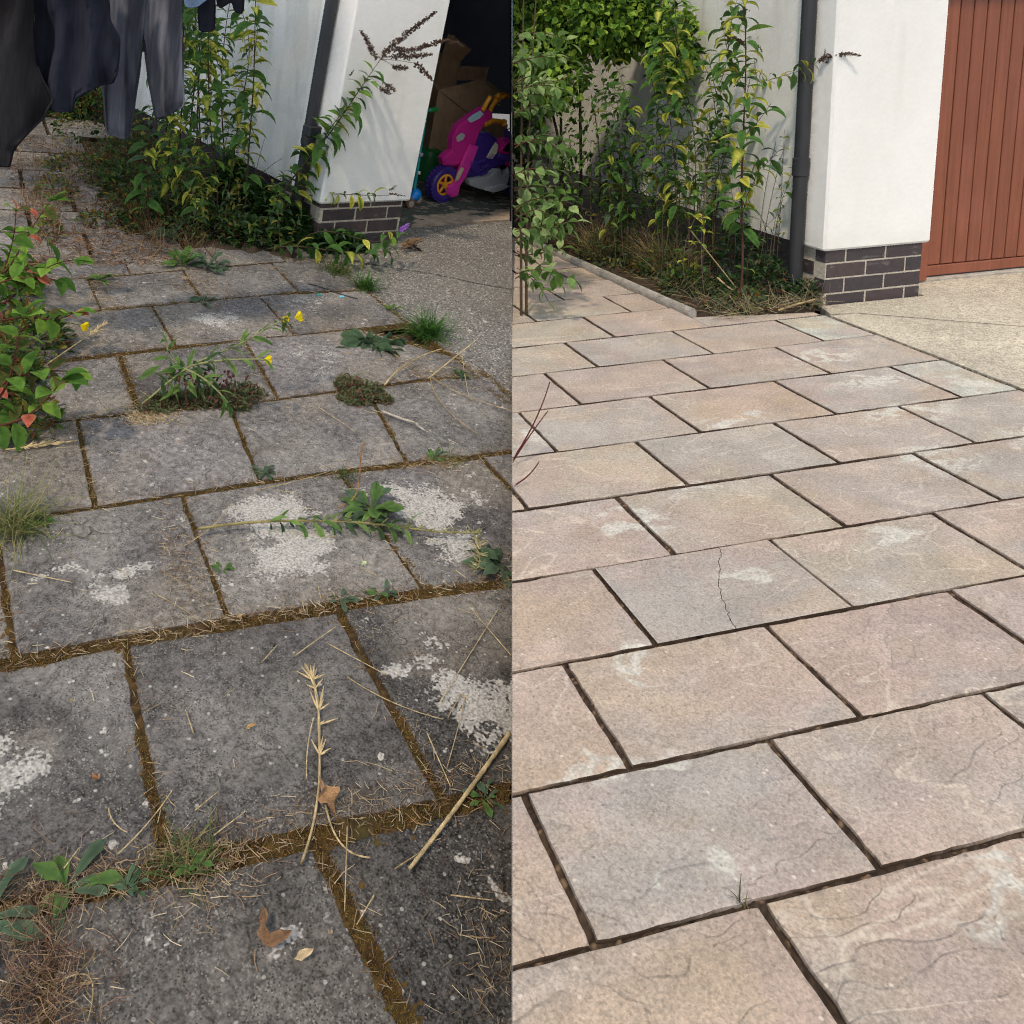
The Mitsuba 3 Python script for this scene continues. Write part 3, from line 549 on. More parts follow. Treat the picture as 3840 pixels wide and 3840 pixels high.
# ---- yard L drive of exposed-aggregate concrete
def sheet(h, poly, z0, z1, mat, name, label, res=.12):
    P_ = Polygon(poly); t = trimesh.creation.extrude_polygon(P_, z1 - z0); t.apply_translation((0, 0, z0))
    n = np.linalg.inv(FR[h][:3, :3]) @ SEAM_N * (-1 if h == 'L' else 1); Pq = (np.linalg.inv(FR[h]) @ np.append(SEAM_P, 1))[:3]
    t = trimesh.intersections.slice_mesh_plane(trimesh.Trimesh(t.vertices, t.faces, process=True), n, Pq + n * EPS, cap=False)
    v, f = va(t); v, f = v[f].reshape(-1, 3), np.arange(len(f) * 3).reshape(-1, 3)
    k = key_of(name); scene[k] = mikit.ply((W(h, v), f), mat, smooth=False, uv=v[:, :2]); tag(k, label, kind='structure'); return k
TH = math.radians(14)
GX, GY, GO = np.array([math.cos(TH), math.sin(TH)]), np.array([-math.sin(TH), math.cos(TH)]), np.array([.946, 3.322])
def gb(x, y, z=0.0, lean=.05):
    """Garage frame of yard L (x along its front, y inwards) to the yard's coordinates; the old wall leans a little."""
    q = GO + GX * (x + lean * z) + GY * y; return [q[0], q[1], z]
def gmesh(m, lean=.05):
    v, f = va(m)[:2]
    xy = GO + np.outer(v[:, 0] + lean * v[:, 2], GX) + np.outer(v[:, 1], GY)
    return np.column_stack([xy, v[:, 2]]), f
dl = [[x + .012, y] for x, y in LD]
dl = [[1.125, .3], [1.12, .9]][0:0] + dl
cr = D['Lcross']
front = [gb(3.2, .225)[:2], gb(.66, .225)[:2], gb(.62, -.03)[:2], gb(.03, -.03)[:2], gb(-.02, .05)[:2]]
# the cross joint splits the drive in two pours
cl = [[1.0, 3.18], [1.2, 3.06], [1.353, 2.986], [1.514, 2.907], [1.707, 2.758], [1.862, 2.672], [2.4, 2.35], [3.2, 1.9]]
near_poly = [[1.118, 1.0], [3.2, 1.0]] + [[x, y - .007] for x, y in cl[::-1]] + dl[1:]
far_poly = [[x, y + .007] for x, y in cl] + [[3.6, 3.9]] + front
sheet('L', near_poly, -.06, -.004, 'concrete_old', 'driveway', 'grey old concrete drive with pale grit beside the mossy slabs')
sheet('L', far_poly, -.06, .0, 'concrete_old', 'driveway', 'dark concrete apron in front of the open garage')
# ---- yard R: cleaned slabs in staggered rows
cpatio = key_of('patio')
tag(cpatio, 'clean sandstone paving slabs in tan and pinkish grey, laid in staggered rows, on the right', kind='structure')
RY, RX = D['Rrows']['Y'], D['Rrows']['X']
Y_ = [RY[0] - .68, RY[0] - .34] + RY
X_ = [None, None] + RX
X_[1] = [-1.60, -1.03, -.46]; X_[0] = [-1.86, -1.29, -.72, -.15]
Y_ += [4.22, 4.61, 5.0, 5.4, 5.8, 6.2]
X_ += [[.30], [.55], [.28], [.52], [.25], [.5]]
idx = 100; rsegs = []
from shapely.geometry import LineString
CRACK = [(-.427, 1.05), (-.458, 1.005), (-.548, .873), (-.577, .803), (-.601, .741), (-.609, .714), (-.618, .679)]
def kerb_x(y): return .815 - .035 * (y - 3.27)
for k in range(len(Y_) - 1):
    xs = list(X_[k]); wd = .59
    while xs[0] > -3.2: xs.insert(0, xs[0] - wd)
    lim = 1.522 if Y_[k] < 3.0 else kerb_x(Y_[k]) - .01
    while xs[-1] < lim: xs.append(xs[-1] + wd)
    for a, b in zip(xs, xs[1:]):
        if a > lim - .06: continue
        cut_ = b > lim - .05
        b2 = lim if cut_ else b
        if Polygon([[a, Y_[k]], [b2, Y_[k]], [b2, Y_[k + 1]], [a, Y_[k + 1]]]).area < .004: continue
        vj, hj = rs.uniform(.0042, .0078), rs.uniform(.0016, .0042)
        rsegs += [((a, Y_[k]), (b2, Y_[k])), ((b2, Y_[k]), (b2, Y_[k + 1]))]
        if k == 4 and abs(a + .8429) < .01:   # the cracked slab, in two pieces
            crk = np.array([(CRACK[0][0] - .01, Y_[k + 1] + .1)] + CRACK + [(CRACK[-1][0] + .02, Y_[k] - .1)]); tt = np.linspace(0, 1, 60); crk = np.column_stack([np.interp(tt, np.linspace(0, 1, len(crk)), crk[:, q]) for q in (0, 1)]) + np.random.default_rng(4).normal(0, .0022, (60, 2))
            q_ = Polygon([[a + vj * .8, Y_[k] + hj], [b2 - vj, Y_[k] + hj], [b2 - vj, Y_[k + 1] - hj], [a + vj * .8, Y_[k + 1] - hj]]).difference(LineString(crk).buffer(.0009))
            for g_ in q_.geoms:
                t = trimesh.creation.extrude_polygon(g_, .045); t.apply_translation((0, 0, -.0445)); v, f = va(t); v, f = v[f].reshape(-1, 3), np.arange(len(f) * 3).reshape(-1, 3)
                kk_ = key_of(cpatio + '__slab'); scene[kk_] = mikit.ply((W('R', v), f), 'slab_new', smooth=False, uv=np.column_stack([v[:, 0] + 5 + 10 * idx, v[:, 1]]))
            idx += 1; continue
        sid = 900 + k if (cut_ and k in (7, 9)) else idx
        put_slab(cpatio, 'slab_new', 'R', [[a, Y_[k]], [b2, Y_[k]], [b2, Y_[k + 1]], [a, Y_[k + 1]]], [hj, .004 if cut_ else vj, hj, vj * .8], sid, rs.normal(0, .0009), wob=.0028)
        idx += 1
put_slab(cpatio, 'slab_new', 'R', [[.80, RY[8] + .0], [1.515, RY[8] + .0], [1.515, 3.115], [.80, 3.25]], [.004] * 4, idx, .0, wob=.002)
jb = moss_bed('R', -2.9, 1.6, -.8, 4.6, -.019, .0085, .016)
jc = np.random.default_rng(3).random((len(jb[0]), 1)); jcol = mixc(np.array([.018, .012, .009]), np.array([.07, .046, .028]), jc) * np.where(jc > .93, 3.0, 1.0)
jm = near_joint(jb[0], jb[1], jcol, rsegs, .022)
sk = put('joint_sand', jm, 'matte', 'R', cpatio, smooth=True, kind='stuff'); tag(sk, 'dark crumbly sand filling the joints between the clean slabs', kind='stuff')
sj = put('joint', box(-3.6, 1.52, -1.5, 7, -.055, -.022), 'joint_sand', 'R', cpatio, kind='stuff'); tag(sj, 'dark sand at the bottom of the joints between the clean slabs', kind='stuff')
sheet('R', [[1.548, -1.5], [5, -1.5], [5, .7], [2.33, 2.52], [1.70, 3.02], [1.548, 3.03]], -.055, -.002, 'concrete_new', 'driveway', 'cream gravelly concrete drive with a straight joint beside the clean slabs')
sheet('R', [[1.56, 3.045], [1.705, 3.03], [2.337, 2.53], [5, .715], [5, 3.46], [2.33, 3.46], [2.33, 3.195], [1.62, 3.205]], -.055, .001, 'concrete_new', 'driveway', 'cream concrete apron in front of the red brown door')
# ---------------------------------------------------------------- garage of yard L (open) and of yard R (shut)
def hollow(parts, mat, h, parent, name, g=None): 
    for p in parts: put(name, g(p) if g else p, mat, h, parent)
def bricks(parent, h, xf, x0, x1, y0, y1, courses, ch, seed, z0=-.004):
    """Front (y0) and left (x0) skin of a brick plinth, each brick its own piece."""
    rr = np.random.default_rng(seed); m = .010; ln = ch / .075 * .225
    tpl = {}
    put('mortar', xf(box(x0 + .004, x1 - .002, y0 + .004, y1, z0 - .03, z0 + courses * ch + .01)), 'mortar', h, parent)
    for c in range(courses):
        za, zb = z0 + c * ch, z0 + (c + 1) * ch - m
        x = x0 - (ln / 2 if c % 2 else ln * .98) * rr.uniform(.92, 1.02)
        while x < x1 - .02:
            a, b = max(x, x0), min(x + ln - m, x1)
            if b - a > .03:
                mm = box(a, b, y0 + rr.uniform(-.001, .002), y0 + .09, za, zb, .003)
                v, f = va(xf(mm)); put('brick', (v, f), 'brick', h, parent, uv=np.tile([rr.random(), 0], (len(v), 1)))
            x += ln
        y = y0 + (.10 if c % 2 else .0) + .1
        while y < y1 - .03:
            b = min(y + ln - m, y1)
            v, f = va(xf(box(x0 + rr.uniform(-.001, .002), x0 + .09, y, b, za, zb, .003))); put('brick', (v, f), 'brick', h, parent, uv=np.tile([rr.random(), 0], (len(v), 1)))
            y += ln
garage = key_of('garage')
tag(garage, 'white rendered garage with dark brick plinth and open dark doorway full of toys', 'garage')
nosh = lambda m: gmesh(m, 0.0)
bricks(garage, 'L', nosh, .03, .615, .0 , .42, 4, .0765, 3)
def rbox(x0, x1, y0, y1, z0, z1, bev=.006): return box(x0, x1, y0, y1, z0, z1, bev)
put('pillar', gmesh(rbox(0, .645, -.018, .30, .252, 2.35, .012)), 'white_render', 'L', garage)
put('side_wall', gmesh(box(.06, .20, .30, 7.5, .25, 2.35)), 'white_wall', 'L', garage)
put('plinth_wall', gmesh(box(.085, .21, .42, 7.5, -.05, .25)), 'brick', 'L', garage, uv=lambda v: np.tile([.3, 0], (len(v), 1)))
put('lintel', gmesh(box(.645, 4.6, .0, .14, 2.22, 2.36)), 'white_render', 'L', garage)
fl = sheet('L', [gb(.61, .232, 0, 0)[:2], gb(4.6, .232, 0, 0)[:2], gb(4.6, 4.9, 0, 0)[:2], gb(.2, 4.9, 0, 0)[:2], gb(.2, .43, 0, 0)[:2]], -.05, .012, 'garage_floor', 'garage_slab', 'concrete garage floor with worn dark green paint')
# uv of the floor in garage coordinates
def refloor():
    P_ = Polygon([(.612, .232), (4.6, .232), (4.6, 4.9), (.2, 4.9), (.2, .43), (.612, .43)])
    t = trimesh.creation.extrude_polygon(P_, .06); t.apply_translation((0, 0, -.048)); v, f = va(t); v, f = v[f].reshape(-1, 3), np.arange(len(f) * 3).reshape(-1, 3)
    uvg = v[:, :2].copy(); v2, _ = gmesh((v, f), 0.0)
    n = np.linalg.inv(FR['L'][:3, :3]) @ -SEAM_N; Pq = (np.linalg.inv(FR['L']) @ np.append(SEAM_P, 1))[:3]
    t = trimesh.intersections.slice_mesh_plane(trimesh.Trimesh(v2, f, process=True), n, Pq + n * EPS, cap=False); v, f = va(t); v, f = v[f].reshape(-1, 3), np.arange(len(f) * 3).reshape(-1, 3)
    d = v[:, :2] - GO; return v, f, np.column_stack([d @ GX, d @ GY])
v, f, uvg = refloor()
del scene[fl]; del labels[fl]
kf = key_of(garage + '__floor'); scene[kf] = mikit.ply((W('L', v), f), 'garage_floor', smooth=False, uv=uvg); labels[kf] = {'label': 'concrete garage floor with worn dark green paint'}
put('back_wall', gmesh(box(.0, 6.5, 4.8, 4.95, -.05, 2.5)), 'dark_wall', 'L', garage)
put('inner_wall', gmesh(box(.205, .24, .3, 4.8, -.02, 2.3)), 'white_wall', 'L', garage)
put('pillar_lining', gmesh(box(.24, .64, .302, .33, -.02, 2.3)), 'white_wall', 'L', garage)
put('ceiling', gmesh(box(.0, 6.5, .14, 4.95, 2.30, 2.36)), 'white_wall', 'L', garage)
put('roof', gmesh(box(-.05, 6.6, -.04, 7.6, 2.362, 2.5)), 'dark_wall', 'L', garage)
# added panel along the yards' border, blocks light from the garage's open right side
nl = np.linalg.inv(ML[:3, :3]) @ -SEAM_N; nl /= np.linalg.norm(nl); PL_ = (np.linalg.inv(ML) @ np.append(SEAM_P, 1))[:3]
def added_partition():
    d = np.array([nl[1], -nl[0], 0]); d /= np.linalg.norm(d)
    if d[1] < 0: d = -d
    q = PL_ + nl * .004; out = []
    def at(s, z):
        p = q + d * s; p[2] = z; return p + nl * (-(p - q) @ nl)
    s0 = (GO + GY * .15 - q[:2]) @ d[:2] + 1.35
    vs = []
    for o in (0.0, .012):
        for s in (s0, s0 + 4.2):
            for z in (-.05, 2.4): vs.append(at(s, z) + nl * o)
    return trimesh.convex.convex_hull(np.array(vs))
put('added_partition', added_partition(), 'dark_wall', 'L', garage)
# drainpipe of yard L
def pipe(h, path, r, socket_z, stub, label, xf=lambda p: p):
    k = key_of('drainpipe'); tag(k, label, 'drainpipe')
    put('pipe', tube([xf(p) for p in path], r, 18), 'pipe_plastic', h, k, smooth=40)
    x, y = path[0][0], path[0][1]
    put('socket', tube([xf((x, y, socket_z - .055)), xf((x, y, socket_z - .05)), xf((x, y, socket_z + .05)), xf((x, y, socket_z + .055))], [r, r * 1.17, r * 1.17, r], 18), 'pipe_plastic', h, k, smooth=40)
    for q in stub:
        put('bracket', [q][0], 'pipe_plastic', h, k)
    return k
pipe('L', [(-.035, .15, -.02), (-.035, .15, 1.0), (-.035, .15, 2.3)], .034, .60, [], 'black plastic drainpipe behind the leaning bush at the open garage', lambda p: gb(*p))
put('bracket', gmesh(box(-.075, .06, .09, .155, .60, .66, .006)), 'pipe_plastic', 'L', 'drainpipe')
# ---- yard R garage
garage2 = key_of('garage'); ident = lambda m: m
tag(garage2, 'white rendered garage with dark brick plinth, shut behind a red brown planked door', 'garage')
bricks(garage2, 'R', ident, 1.645, 2.305, 3.215, 3.50, 4, .0905, 8, z0=-.02)
put('pillar', rbox(1.615, 2.345, 3.195, 3.46, .325, 2.5, .014), 'white_render', 'R', garage2)
put('side_wall', trimesh.convex.convex_hull(np.array([[x + .064 * (y - 3.46), y, z] for x in (1.648, 1.8) for y in (3.46, 10.0) for z in (.325, 2.5)])), 'white_wall', 'R', garage2)
v, f = va(trimesh.convex.convex_hull(np.array([[x + .064 * (y - 3.46), y, z] for x in (1.68, 1.8) for y in (3.50, 10.0) for z in (-.06, .325)])))
put('plinth_wall', (v, f), 'brick', 'R', garage2, uv=np.tile([.3, 0], (len(v), 1)))
put('lintel', box(2.30, 5.6, 3.22, 3.5, 2.15, 2.5), 'white_render', 'R', garage2)
put('roof', box(1.5, 5.7, 3.05, 10, 2.5, 2.62), 'dark_wall', 'R', garage2)
put('sill', box(2.31, 5.5, 3.462, 3.75, -.05, .012, .004), 'kerb_stone', 'R', garage2)
door = garage2 + '__door'
labels[door] = {'label': 'red brown wooden door of narrow upright planks'}
scene[door] = None
def door_uv(i): return lambda v: np.column_stack([np.full(len(v), i + .5), v[:, 0]])
del scene[door]; used[door] = 1
jk = box(2.47, 2.575, 3.44, 3.60, .014, 2.15, .004); v, f = va(jk)
put('jamb', (v, f), 'door_wood', 'R', garage2, uv=np.column_stack([np.full(len(v), 77.5), v[:, 0]]))
bm = box(2.58, 5.4, 3.535, 3.56, .018, 2.15); v, f = va(bm)
scene[door] = mikit.ply((W('R', v), f), 'door_wood', smooth=False, uv=np.column_stack([np.full(len(v), 60.5), v[:, 0]]))
x = 2.585; i = 0
pw = .0995
while x < 4.3:
    w = .052 if i == 0 else pw
    v, f = va(box(x + .0045, x + w - .0045, 3.512, 3.536, .095, 2.14, .003)); 
    k = put('plank', (v, f), 'door_wood', 'R', door, uv=np.column_stack([np.full(len(v), i + .5), v[:, 0]])); x += w; i += 1
v, f = va(box(2.583, 4.3, 3.508, 3.5355, .022, .088, .004)); put('rail', (v, f), 'door_wood', 'R', door, uv=np.column_stack([np.full(len(v), 50.5), v[:, 0]]))
dp = 'drainpipe_001'
used['drainpipe'] = 1
pk = pipe('R', [(1.572, 3.375, -.02), (1.572, 3.375, 1.2), (1.572, 3.375, 2.45)], .041, .80, [], 'dark grey plastic drainpipe on the white wall of the clean yard')
put('bracket', hull([(1.60, 3.372, .76, .016), (1.63, 3.37, .815, .024), (1.60, 3.372, .82, .018)], 2), 'pipe_plastic', 'R', pk)
# ---- kerb of edging stones along the bed in yard R, and its soil
kb = key_of('bed_kerb'); tag(kb, 'low kerb of worn pale edging stones round the planting bed', 'kerb')
y = 3.27
rk = np.random.default_rng(2)
while y < 6.6:
    ln = rk.uniform(.30, .5); y2 = min(y + ln, 6.6)
    x0, x1 = kerb_x(y), kerb_x(y2)
    pts = []
    for yy_, xx in ((y + .006, x0), (y2 - .006, x1)):
        for a in np.linspace(0, math.pi, 7): pts.append([xx + .024 - .022 * math.cos(a), yy_, .014 + .026 * math.sin(a) + rk.normal(0, .0015)])
        pts += [[xx + .002, yy_, -.05], [xx + .046, yy_, -.05]]
    put('stone', trimesh.convex.convex_hull(np.array(pts)), 'kerb_stone', 'R', kb)
    y = y2
def soil(h, poly, name, label, z, amp, seed, step=.03):
    P_ = Polygon(poly); x0, y0, x1, y1 = P_.bounds
    nx, ny = int((x1 - x0) / step) + 2, int((y1 - y0) / step) + 2
    X, Y = np.meshgrid(np.linspace(x0, x1, nx), np.linspace(y0, y1, ny)); p = np.stack([X.ravel(), Y.ravel(), np.full(X.size, seed)], 1)
    n1 = meshkit.fbm(p * [14, 14, 1]); n1 = (n1 - n1.min()) / np.ptp(n1); n2 = meshkit.noise(p * [60, 60, 1]); n2 = (n2 - n2.min()) / np.ptp(n2)
    import shapely
    ins = shapely.contains_xy(P_, p[:, 0], p[:, 1])
    ed = np.array([P_.exterior.distance(Point(q)) for q in p[:, :2]]); rise = np.clip(ed / .12, 0, 1); v = np.column_stack([p[:, :2], z - .02 * (1 - rise) + rise * (amp * n1 + .01 * n2)]); c = mixc(np.array([.022, .016, .011]), np.array([.075, .056, .038]), (n1 * .5 + n2 * .5)[:, None])
    i, j = np.meshgrid(np.arange(ny - 1), np.arange(nx - 1), indexing='ij'); a = (i * nx + j).ravel()
    f = np.vstack([np.stack([a, a + 1, a + nx + 1], 1), np.stack([a, a + nx + 1, a + nx], 1)]); f = f[ins[f].all(1)]
    k = put(name, (v, f), 'matte', h, smooth=True, color=c); tag(k, label, kind='structure')
soil('R', [(.84, 3.24), (.9, 3.2), (1.5, 3.115), (1.66, 3.2), (1.70, 3.6), (1.95, 7.6), (.70, 7.6), (.84, 3.3)], 'flower_bed', 'dark soil of the planting bed inside the pale kerb', -.002, .04, 3)
soil('L', [gb(-.02, -.06, 0, 0)[:2], gb(.09, .1, 0, 0)[:2], gb(.09, 7, 0, 0)[:2], [-.3, 9], [.3, 6.0], [.30, 4.4], [.1, 3.65], [.25, 3.22], [.6, 3.1], [.85, 3.05]], 'flower_bed', 'overgrown dark soil along the white wall beside the old path', -.02, .06, 5)
soil('L', [(-.64, 1.35), (-.66, 2.2), (-.62, 2.9), (-.9, 9), (-4, 9), (-4, -1), (-.75, -.4), (-.78, .6), (-.70, 1.2)], 'flower_bed', 'weedy bare soil under the reddish shrub at the left edge', -.03, .03, 9)
# ---------------------------------------------------------------- plants
def leaf_shape(L_, Wd, droop=.5, fold=.25, wave=.0, n=6, peak=.42, tipp=1.0, petiole=.06):
    """A folded, drooping leaf along +x: three vertices across, n + 1 stations; returns vertices, faces and (station, across)."""
    t = np.linspace(0, 1, n + 1)
    w = np.where(t < petiole, .06, np.sin(np.pi * np.clip((t - petiole) / (1 - petiole), 0, 1) ** (math.log(.5) / math.log(peak))) ** tipp) * Wd / 2
    w[-1] = .0006; w[0] = .001
    ang = -droop * t
    x = np.r_[0, np.cumsum(np.cos((ang[1:] + ang[:-1]) / 2))] / n * L_; z = np.r_[0, np.cumsum(np.sin((ang[1:] + ang[:-1]) / 2))] / n * L_
    wv = wave * np.sin(t * 9) * w
    up = np.stack([-np.sin(ang), 0 * t, np.cos(ang)], 1)
    mid_ = np.stack([x, 0 * t, z], 1)
    lft = mid_ + np.stack([0 * t, w * math.cos(fold), 0 * t], 1) + up * (w * math.sin(fold) + wv)[:, None]
    rgt = mid_ - np.stack([0 * t, w * math.cos(fold), 0 * t], 1) + up * (w * math.sin(fold) - wv)[:, None]
    v = np.stack([lft, mid_, rgt], 1).reshape(-1, 3)
    f = []
    for i in range(n):
        a = 3 * i
        for k in (0, 1): f += [[a + k, a + k + 3, a + k + 4], [a + k, a + k + 4, a + k + 1]]
    return v, np.array(f), np.stack([np.repeat(t, 3), np.tile([1, 0, 1], n + 1)], 1)
def leaf_color(ta, mid_c, edge_c, base_c=None, tip_c=None, r=None):
    c = mixc(np.array(mid_c), np.array(edge_c), ta[:, 1:2])
    if tip_c is not None: c = mixc(c, np.array(tip_c), np.clip((ta[:, :1] - .7) / .3, 0, 1) * .8)
    if r is not None: c = c * r.uniform(.85, 1.15, (len(c), 1))
    return c
def frame(pos, d, up=(0, 0, 1), roll=0.0):
    d = np.asarray(d, float) / np.linalg.norm(d); up = np.asarray(up, float)
    if abs(d @ up) > .98: up = np.array([1.0, 0, 0])
    y = np.cross(up, d); y /= np.linalg.norm(y); z = np.cross(d, y)
    if roll:
        y, z = y * math.cos(roll) + z * math.sin(roll), z * math.cos(roll) - y * math.sin(roll)
    m = np.eye(4); m[:3, 0], m[:3, 1], m[:3, 2], m[:3, 3] = d, y, z, pos; return m
class LeafKit:
    """A few leaf meshes of one kind, written once and placed many times."""
    def __init__(s, makers, mat='leaf', seed=0):
        s.r = np.random.default_rng(seed); s.v = []
        for v, f, c, uv in makers: s.v.append((v, f, c, mikit.ply((v, f), 'leaf_blade', smooth=True, uv=uv)))
    def place(s, parent, h, mats, kinds=None, name='leaf'):
        for i, m in enumerate(mats):
            k = s.r.integers(len(s.v)) if kinds is None else kinds[i]
            v = s.v[k][0][:, :] @ m[:3, :3].T + m[:3, 3]
            sd = side(h, v)
            if (sd < 0).any(): continue
            key = key_of(parent + '__' + name)
            scene[key] = {**s.v[k][3], 'to_world': T4((FR[h] @ m).tolist())}
    def merged(s, mats, kinds=None):
        out = []
        for i, m in enumerate(mats):
            k = s.r.integers(len(s.v)) if kinds is None else kinds[i]
            out.append((s.v[k][0] @ m[:3, :3].T + m[:3, 3], s.v[k][1], s.v[k][2] * s.r.uniform(.75, 1.2)))
        return cat_meshes(out)
G_DARK, G_MID, G_LIGHT, G_YEL, G_BLUE = (.055, .118, .038), (.095, .21, .046), (.16, .30, .06), (.42, .40, .045), (.07, .115, .075)
def mk(L_, Wd, mid_c, edge_c, tip=None, seed=0, **k):
    v, f, ta = leaf_shape(L_, Wd, **k); return v, f, leaf_color(ta, mid_c, edge_c, tip_c=tip, r=np.random.default_rng(seed)), np.column_stack([np.full(len(v), swatch(mid_c, edge_c) + .5), ta[:, 1]])
# butterfly bush leaves, some turning yellow from the edge, some from the middle
BUD = LeafKit([mk(.10, .037, G_DARK, (.078, .16, .05), seed=1, droop=1.3, fold=.3), mk(.115, .04, (.065, .14, .045), G_MID, seed=2, droop=1.7, fold=.4), mk(.09, .03, G_LIGHT, (.16, .28, .06), seed=3, droop=.9, fold=.2),
               mk(.095, .037, (.07, .14, .025), (.58, .56, .09), seed=4, droop=1.5, fold=.25), mk(.10, .038, (.62, .60, .12), (.14, .24, .035), seed=5, droop=1.6, fold=.3), mk(.085, .034, (.38, .40, .06), (.66, .62, .13), seed=6, droop=1.2, fold=.2),
               mk(.07, .017, G_BLUE, (.12, .18, .12), seed=7, droop=.7, fold=.4), mk(.085, .026, (.06, .12, .065), (.10, .16, .09), seed=8, droop=1.2, fold=.3)], seed=4)
def pick(r, n, pyel):  # kinds for the butterfly bush kit
    return [int(r.choice([3, 4, 5])) if r.random() < pyel else int(r.choice([0, 1, 1, 2, 2, 6, 7])) for _ in range(n)]
BARK, STEMG, REDST, STRAW = (.075, .055, .035), (.10, .12, .05), (.10, .035, .028), (.46, .36, .20)
def place_stem(parent, h, pts, r0, r1, col, n=14, sides=6, name='stem', jit=.0, r=None):
    p = spline(pts, n)
    if jit: p[1:-1] += (r or rng).normal(0, jit, (n - 2, 3))
    v, f = tube(p, np.linspace(r0, r1, n), sides)
    put(name, (v, f), 'matte', h, parent, smooth=True, color=np.array(col) * np.random.default_rng(len(v)).uniform(.75, 1.2, (len(v), 1)))
    return p
def leaf_pairs(p, r, step, t0=.15, t1=1.0, out=.7, up=.35, spread=2, scale=(.7, 1.15), face=None):
    """Frames of leaves in opposite pairs up a stem."""
    d = np.r_[0, np.cumsum(np.linalg.norm(np.diff(p, axis=0), axis=1))]; ms = []
    s = d[-1] * t0; k = 0; a0 = r.uniform(0, 6.28)
    while s < d[-1] * t1:
        q = np.array([np.interp(s, d, p[:, i]) for i in range(3)]); j = int(np.clip(np.searchsorted(d, s), 1, len(p) - 1)); tn = p[j] - p[max(j - 1, 0)]; tn /= np.linalg.norm(tn) + 1e-9
        a = a0 + k * 1.57 + r.normal(0, .3)
        e1 = np.cross(tn, [0.3, .2, .9]); e1 /= np.linalg.norm(e1); e2 = np.cross(tn, e1)
        for w in range(spread):
            b = a + w * math.pi + r.normal(0, .25)
            dd = (e1 * math.cos(b) + e2 * math.sin(b)) * out + tn * up + np.array([0, 0, r.normal(0, .15)])
            m = frame(q, dd, roll=r.normal(0, .35)); m[:3, :3] *= r.uniform(*scale); ms.append(m)
        s += step * r.uniform(.75, 1.3); k += 1
    return ms
def seed_spike(parent, h, pts, r0, seed, col=(.055, .032, .022), name='seed_spike'):
    r = np.random.default_rng(seed); p = spline(pts, 24); L_ = np.linalg.norm(np.diff(p, axis=0), axis=1).sum(); ms = [tube(p, .0012, 4)]
    d = np.linspace(0, 1, len(p)); n = int(L_ / .0011)
    for i in range(n):
        t = (i + r.random()) / n; q = np.array([np.interp(t, d, p[:, k]) for k in range(3)])
        rad = r0 * (1 - .55 * t) * (.55 if (t * L_ / .012) % 1 < .3 and t < .9 else 1.0)
        o = r.normal(0, 1, 3); o /= np.linalg.norm(o); e = q + o * rad * r.uniform(.45, 1.15)
        ms.append(hull_small(e, min(rad * .42, .0055), o))
    v, f = cat_meshes(ms); put(name, (v, f), 'matte', h, parent, color=np.array(col) * r.uniform(.5, 1.5, (len(v), 1)), smooth=False)
OCT = np.array([[1, 0, 0], [-1, 0, 0], [0, 1, 0], [0, -1, 0], [0, 0, 1], [0, 0, -1]], float)
OCF = np.array([[0, 2, 4], [2, 1, 4], [1, 3, 4], [3, 0, 4], [2, 0, 5], [1, 2, 5], [3, 1, 5], [0, 3, 5]])
def hull_small(c, s, o):
    return OCT * s * np.array([1, .8, .8]) + OCT @ np.outer(o, o) * s * .6 + c, OCF
# ---- leaning butterfly bush at the old garage pillar
b1 = key_of('butterfly_bush'); tag(b1, 'leaning butterfly bush with dry brown seed spikes across the white pillar of the open garage', 'bush')
rr = np.random.default_rng(21)
pA = place_stem(b1, 'L', D['bbA'], .0065, .002, BARK, 24); pA2 = place_stem(b1, 'L', D['bbA2'] + [[1.03, 3.27, .80]], .005, .002, BARK, 18)
pL_ = place_stem(b1, 'L', [[.70, 3.40, .02]] + D['bbL'], .004, .0015, BARK, 18); pG_ = place_stem(b1, 'L', D['bbG'], .004, .0018, BARK, 18)
pG2 = place_stem(b1, 'L', [[.80, 3.2, .04]] + D['bbG2'], .003, .0015, BARK, 14)
lv = leaf_pairs(pA, rr, .034, .1, .97, scale=(.95, 1.6)) + leaf_pairs(pA2, rr, .030, .15, 1, scale=(.9, 1.6)) + leaf_pairs(pL_, rr, .04, .25, .9, scale=(.6, 1.05)) + leaf_pairs(pG_, rr, .045, .1, 1, scale=(.85, 1.35)) + leaf_pairs(pG2, rr, .05, .3, 1, scale=(.65, 1.05))
BUD.place(b1, 'L', lv, pick(rr, len(lv), .20))
top = pA[-1]
for i in range(1, 9):
    q = D[f'sp{i}']; st = np.array(q[0]); near_p = pA[np.argmin(np.linalg.norm(pA - st, axis=1))]
    if np.linalg.norm(st - near_p) > .01: place_stem(b1, 'L', [near_p, (st + near_p) / 2 + [0, 0, .005], st], .0016, .0012, BARK, 6, 4)
    seed_spike(b1, 'L', q, .021 if i < 7 else .018, i)
for i, nm in ((10, 'sp10'), (11, 'sp11'), (12, 'sp12')): seed_spike(b1, 'L', D[nm], .009, i)
for i, nm in ((13, 'spG1'), (14, 'spG2')): seed_spike(b1, 'L', D[nm], .014, i)
fp = np.array(D['flower_purple'][0] + [.0]); seed_spike(b1, 'L', [[1.46, 3.30, .10], [1.49, 3.31, .125], [1.525, 3.32, .155]], .020, 31, (.28, .12, .50), 'flower')
seed_spike(b1, 'L', [[1.47, 3.25, .045], [1.53, 3.27, .06], [1.60, 3.28, .07]], .028, 32, (.22, .13, .065), 'dry_flower')
